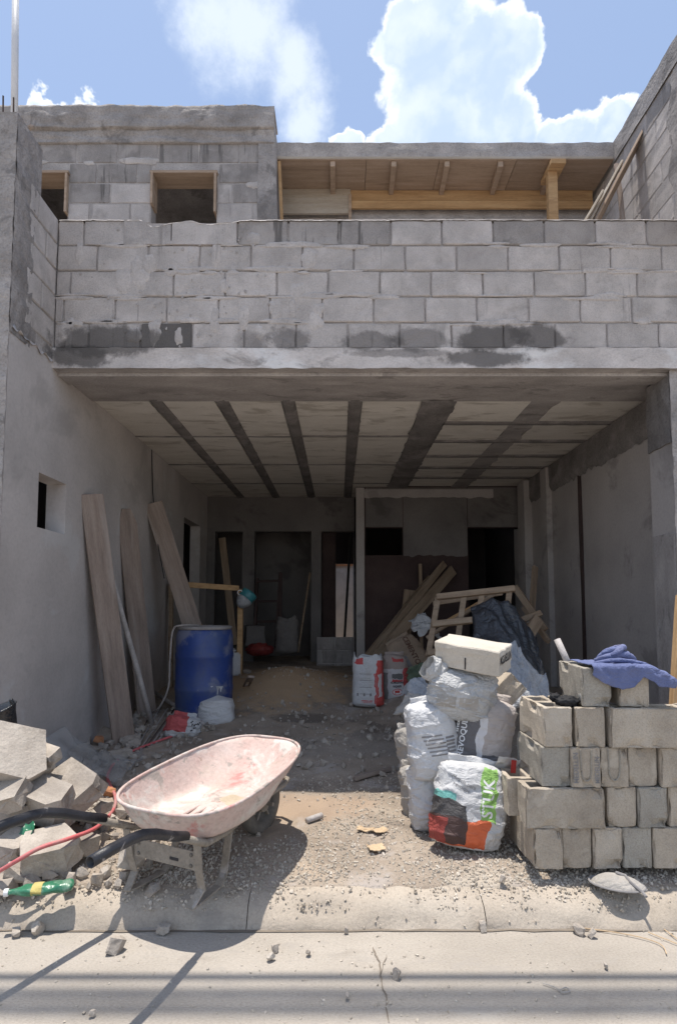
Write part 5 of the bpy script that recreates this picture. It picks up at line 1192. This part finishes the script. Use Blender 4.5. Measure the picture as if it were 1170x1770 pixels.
# --- debris heap behind the blocks
def sheet(name, c, sx, sy, sag, sd, mat, label, cat, tk=.003, rot=(0, 0, 0)):
    def f(a, b):
        x, y = (a - .5) * sx, (b - .5) * sy; k = a * .8 + b * .6
        z = sag(a, b) + .035 * noise.noise(Vector((a * 2.4, b * 2.4, sd))) + .05 * (1 - abs(noise.noise(Vector((k * 5, (a - b) * 1.6, sd))))) ** 4 + .012 * (1 - abs(noise.noise(Vector((a * 12, b * 5, sd))))) ** 4
        return (x + .05 * noise.noise(Vector((b * 3, a * 3, sd))), y + .05 * noise.noise(Vector((a * 3, b * 3, sd + 3))), z)
    o = add(name, MB().grid(f, 44, 36), mat, None, c, rot, smooth=True); solid(o, tk); return tag(o, label, cat)
sheet('black_plastic_sheet', P(880, 1135, Y=4.6), .62, .7, lambda a, b: .18 * math.sin(math.pi * min(1, a * 1.02)) - .24 * a + .25 * b - .05, 3, 'black_plastic', 'shiny black plastic sheet humped behind the pale block', 'plastic sheet', rot=(R(28), R(8), 0))
sheet('grey_plastic_sheet', P(912, 1190, Y=4.25), .42, .5, lambda a, b: .08 * math.sin(a * 5) + .15 * b - .15 * a, 9, 'grey_plastic', 'crinkled grey plastic sheet between the black sheet and the blocks', 'plastic sheet', rot=(R(30), R(6), 0))
sheet('white_plastic_scrap', P(735, 1090, Y=6.3), .32, .3, lambda a, b: .1 * math.sin(a * 4), 13, 'bag_plastic', 'crumpled white plastic near the foot of the leaning boards', 'plastic sheet', rot=(R(35), 0, .3))
sheet('grey_sack_scrap', P(735, 1215, Y=4.6), .30, .34, lambda a, b: .12 * math.sin(a * 3) * b, 17, 'grey_plastic', 'flattened grey sacking left of the sack pile in shade', 'sacking', rot=(R(12), 0, .2))
sheet('grey_sack_scrap', P(728, 1248, Y=4.3), .3, .3, lambda a, b: .14 * math.sin(a * 3), 19, 'dusty_sack', 'crumpled pale sacking next to the shaded sack', 'sacking', rot=(R(10), 0, .5))
sheet('green_sacking', P(735, 1185, Y=4.9), .3, .3, lambda a, b: .12 * math.sin(a * 3), 23, material('dark_green_sacking', [(.05, .07, .045), (.08, .1, .065)], 6), 'dark green sacking behind the pile of sacks', 'sacking', rot=(R(20), 0, .1))
# wooden frame / crate side
TL, TR, BLc = P(758, 1032, Y=5.55), P(886, 1018, Y=5.45), P(742, 1130, Y=5.35)
fx = (TR - TL); fx_n = fx.normalized(); fdn = (BLc - TL).normalized(); Wf = fx.length; Hf = .62
pal = thing('wooden_frame', 'old wooden crate frame tilted on top of the debris heap', 'frame', TL + fdn * Hf)
def fbar(name, a, b, wd, tk): return add(name, MB().bar(a - (TL + fdn * Hf), b - (TL + fdn * Hf), wd, tk, fdn if name == 'rail' else fx_n).mesh(name, bevel=.004), 'old_wood', pal)
for k, s_ in enumerate((0, .29, .58)): fbar('rail', TL + fdn * s_ - fx_n * .02, TR + fdn * s_ + fx_n * .02, .06, .045)
for k, s_ in enumerate((.0, .36, .60, .97)): fbar('upright', TL + fx_n * Wf * s_ + Vector((0, .03, 0)), TL + fx_n * Wf * s_ + fdn * Hf + Vector((0, .03, 0)), .055, .04)
fbar('back_rail', TL + Vector((0, .35, -.06)), TR + Vector((0, .35, -.03)), .05, .03); fbar('cross_strut', TL + fdn * .45 + Vector((0, .3, 0)), TR + Vector((-.1, .3, -.05)), .035, .03)
# long boards leaning against the rear room wall
LB_ = 'boards leaning against the rear wall'
plank('board', P(640, 1150, Y=7.1), P(783, 985, Y=8.5), .15, .04, (0, .3, 1), 'longest of the three boards leaning on the rear wall, in front', 'board', 'old_wood', LB_)
plank('board', P(634, 1140, Y=7.2), P(768, 974, Y=8.52), .10, .04, (0, .3, 1), 'middle of the three boards leaning on the rear wall', 'board', 'old_wood', LB_)
plank('board', P(628, 1140, Y=7.3), P(742, 997, Y=8.54), .06, .03, (0, .3, 1), 'thinnest and leftmost of the three boards leaning on the rear wall', 'board', 'old_wood', LB_)
plank('board', P(697, 1120, Y=8.3), P(708, 1020, Y=8.5), .17, .03, (1, 0, 0), 'short wide board standing behind the leaning boards', 'board', 'old_wood', LB_)
plank('board', P(728, 1120, Y=8.35), P(726, 975, Y=8.55), .05, .04, (1, 0, 0), 'thin upright batten behind the leaning boards', 'board', 'old_wood', LB_)
DB = 'timber scraps beside the crate frame'
for k, (a, b, wd, lab) in enumerate([((890, 1015, 6.3), (942, 1090, 5.9), .07, 'long timber sloping down right of the crate frame'), ((918, 1075, 6.4), (925, 980, 6.8), .07, 'timber standing upright against the right wall'),
                                     ((870, 1085, 5.9), (935, 1060, 6.0), .06, 'timber lying across the heap near the right wall'), ((880, 1098, 5.7), (932, 1075, 5.8), .07, 'lower timber lying beside the black sheet'),
                                     ((905, 1050, 6.2), (948, 1110, 5.8), .05, 'thin timber sliding down to the right wall'), ((770, 1075, 5.9), (850, 1030, 6.1), .03, 'thin yellow lath showing through the crate frame'),
                                     ((905, 1110, 5.5), (930, 1070, 5.7), .12, 'short wide offcut beneath the other timbers')]):
    plank('timber_scrap', P(a[0], a[1], Y=a[2]), P(b[0], b[1], Y=b[2]), wd, .04, (0, .4, 1), lab, 'timber', 'pine' if k == 5 else 'old_wood', DB)
# --- timber trestle with teal jug
tr = thing('timber_trestle', 'simple timber trestle standing behind the blue barrel', 'trestle', (-1.36, 7.6, .5))
def tb(name, a, b, w_, t_, side=(0, 1, 0), mat='pine'): return add(name, MB().bar(Vector(a) - Vector((-1.36, 7.6, .5)), Vector(b) - Vector((-1.36, 7.6, .5)), w_, t_, side).mesh(name, bevel=.003), mat, tr)
pt, pl_ = P(416, 1018, Y=7.6), P(296, 1008, Y=7.2)
tb('post', (pt.x, 7.6, .45), pt, .06, .07); tb('top_rail', P(324, 1011, Y=7.25), P(412, 1017, Y=7.6), .07, .05, (0, 0, 1))
tb('post', (pl_.x + .02, 7.2, .4), pl_, .06, .05, mat='old_wood'); tb('top_rail', P(294, 1010, Y=7.2), P(326, 1012, Y=7.26), .06, .05, (0, 0, 1), 'old_wood'); tb('brace', P(300, 1015, Y=7.25), P(345, 1085, Y=7.3), .10, .03, (1, 0, 0), 'old_wood')
jg = thing('teal_jug', 'cut teal plastic jug hung upside down on the trestle post', 'jug', P(425, 1034, Y=7.5), (R(-20), R(35), 0))
add('jug_body', MB().lathe([(.11, .09), (.115, .06), (.105, .02), (.11, -.02)], 28), 'teal', jg, smooth=True); add('jug_funnel', MB().lathe([(.109, -.021), (.10, -.06), (.06, -.13), (.03, -.15)], 28), 'grey_plastic', jg, smooth=True)
add('wire_loop', MB().tube([(-.10 + .03 * math.cos(a / 6 * math.pi), -.06, .03 * math.sin(a / 6 * math.pi)) for a in range(13)], .006, 6), 'white_ink', jg)
# --- spirit level, tiles and scraps on the garage floor
a_, b_ = gb(416, 1206, .02), P(434, 1170, Y=6.2)
lv = thing('spirit_level', 'grey spirit level with two windows leaning beside the barrel', 'spirit level', a_)
dv = b_ - a_; L = dv.length; q4 = axes(dv, (1, 0, 0)).to_4x4()
mb = MB()
for (x0, x1) in ((0, .2), (.42, .58), (.8, 1)): mb.box(((x0 + x1) / 2 * L, 0, 0), ((x1 - x0) * L, .07, .025))
mb.box((L / 2, -.028, 0), (L, .015, .024)).box((L / 2, .028, 0), (L, .015, .024))
lvb = add('level_body', mb, 'dusty_wood', lv); lvb.matrix_basis = q4
for k, (u, v, s_, mt, lab) in enumerate([(445, 1192, .2, 'rubble', 'flat grey tile on the sand beside the level'), (520, 1200, .22, 'dusty_wood', 'tan board scrap on the sand'), (590, 1190, .3, 'rubble', 'tilted slab scrap left of the cement bags'),
                                         (570, 1205, .12, 'rubble', 'rubble bit left of the tilted slab scrap'), (470, 1222, .3, 'card', 'long flat paper scrap at the sand edge'), (545, 1214, .2, 'card', 'torn paper strip in front of the slab scrap'), (428, 1165, .14, 'rubble', 'lump of rubble beside the trestle post')]):
    o = add('floor_scrap', slab_piece(s_, s_ * .55, .035 if k != 3 else .09, 400 + k), mt, None, gb(u, v, .03), (R(50) if k == 2 else .1, R(-40) if k == 2 else .1, k * .9 + .3)); tag(o, lab, 'scrap', 'scraps on the garage floor')
tag(add('white_jerrycan', MB().box((0, 0, .17), (.16, .14, .3)).box((0, 0, .345), (.05, .05, .06)).mesh('can', bevel=.02, seg=2), 'white_sack', None, gb(404, 1170, 0), (0, 0, .3), smooth=True), 'small white jug standing right behind the blue barrel', 'jug')
# dim things at the very back
ld = thing('ladder', 'dark wooden ladder leaning at the back of the garage', 'ladder', (-1.1, 9.2, .6))
def lb(name, a, b, w_): return add(name, MB().bar(Vector(a) - Vector((-1.1, 9.2, .6)), Vector(b) - Vector((-1.1, 9.2, .6)), w_, .04, (0, 1, 0)), 'raw', ld)
lb('stile', P(440, 1115, Y=9.0), P(445, 1000, Y=9.3), .06); lb('stile', P(477, 1120, Y=9.0), P(484, 990, Y=9.3), .06); lb('stile', P(484, 1120, Y=8.9), P(486, 990, Y=9.3), .04)
for v in (1005, 1040, 1075): lb('rung', P(442, v, Y=9.2), P(482, v - 1, Y=9.2), .05)
th, b, sf = sack('rear_bag', 'grey bag standing open near the ladder at the back', (.34, .25, .55), 120, 'open', 'rear', P(496, 1130, Y=8.7), (0, 0, .2), .9)
tag(add('red_bundle', bun(0, 0, .08, .2, .14, .09, 21), 'red_cloth', None, P(449, 1132, Y=8.5), smooth=True), 'small red bundle on the sand at the back', 'bundle')
tag(add('rear_crate', MB().box((0, 0, .15), (.3, .25, .3)).mesh('c', sub=2, disp=.03, dscale=8), 'rear', None, P(440, 1115, Y=9.0), (0, 0, .3)), 'pale bundle behind the red one at the foot of the ladder', 'bundle')
tag(add('tool_shaft', MB().tube([P(515, 1128, Y=8.8), P(536, 990, Y=9.35)], .018, 8), 'old_wood'), 'long tool shaft leaning on the rear middle column', 'tool')
plank('rear_plank', P(405, 1115, Y=8.9), P(384, 930, Y=9.35), .11, .03, (1, 0, 0), 'dark plank leaning in the rear left opening', 'plank', 'old_wood')
# --- plastic film and black bucket at the left
solid(add('plastic_film', MB().grid(lambda a, b: (-2.15 + .55 * a + .05 * noise.noise(Vector((a * 4, b * 4, 2))), 4.1 + .9 * b + .1 * noise.noise(Vector((a * 3, b * 3, 6))), .26 + .30 * (1 - a) ** 2 * math.sin(math.pi * min(1, b + .2)) + .04 * noise.noise(Vector((a * 7, b * 7, 1)))), 30, 30), 'clear_plastic', smooth=True), .002)
tag(bpy.data.objects['plastic_film'], 'cloudy clear plastic film bunched at the foot of the left wall', 'plastic film')
bk = thing('black_bucket', 'black rubber bucket rim at the left photo edge above the rubble', 'bucket', P(-12, 1232, Y=3.35), (R(12), R(-18), 0))
add('bucket_body', MB().lathe([(.09, -.12), (.11, -.04), (.125, 0), (.132, .004), (.13, .012), (.118, .008), (.10, -.05), (.02, -.06)], 28), 'black_plastic', bk, smooth=True)
add('bucket_lug', MB().box((.125, 0, .025), (.02, .02, .04)).box((.06, -.10, .025), (.02, .02, .035)).mesh('lug', bevel=.004), 'black_plastic', bk)
# --- starter bars, mast and leaning boards on the upper floor
for k, (u, v0, v1, Y) in enumerate([(5, 165, 300, 3.85), (23, 168, 300, 3.8), (38, 205, 310, 3.95)]):
    tag(add('starter_bar', MB().tube([P(u, v1, Y=Y), P(u + .5, v0, Y=Y)], .0065, 6), 'rebar'), ['steel bar left of the white mast', 'bent steel bar touching the white mast', 'steel bar right of the white mast'][k], 'steel bar', 'starter bars on the left column')
tag(add('white_mast', MB().tube([P(24, 285, Y=3.95), P(28, -120, Y=3.95)], .024, 12), 'pvc', smooth=True), 'white pole rising from the left column into the sky', 'pole')
for k, (a, b, wd, tk, mt, lab) in enumerate([((1015, 415, 4.75), (1108, 236, 4.95), .15, .02, 'ply', 'wide board leaning on the right upper wall'), ((1000, 400, 4.7), (1042, 330, 4.72), .05, .02, 'ply_grey', 'short lath below the wide leaning board'),
                                           ((1012, 400, 4.72), (1075, 280, 4.85), .06, .02, 'ply_grey', 'thin batten beside the wide leaning board'), ((1078, 400, 4.9), (1064, 285, 5.05), .05, .04, 'dusty_wood', 'upright batten behind the leaning boards upstairs')]):
    plank('leaning_board', P(a[0], a[1], Y=a[2]), P(b[0], b[1], Y=b[2]), wd, tk, (.4, 1, .1), lab, 'board', mt, 'boards on the upper floor')
# --- overhead cables along the street (their shadows cross the road)
for k, (v, z, r_) in enumerate([(1690, 5.6, .022), (1718, 9.5, .032), (1745, 10.5, .036)]):
    p = P(585, v, z=0); y = p.y - SH.y * z
    tag(add('overhead_cable', MB().tube([(x, y, z + .0004 * x * x) for x in range(-30, 31, 3)], r_, 8), 'cable', smooth=True), f'street cable overhead, {ORD[k]} from the house, casting a band of shade on the road', 'cable', 'overhead cables')
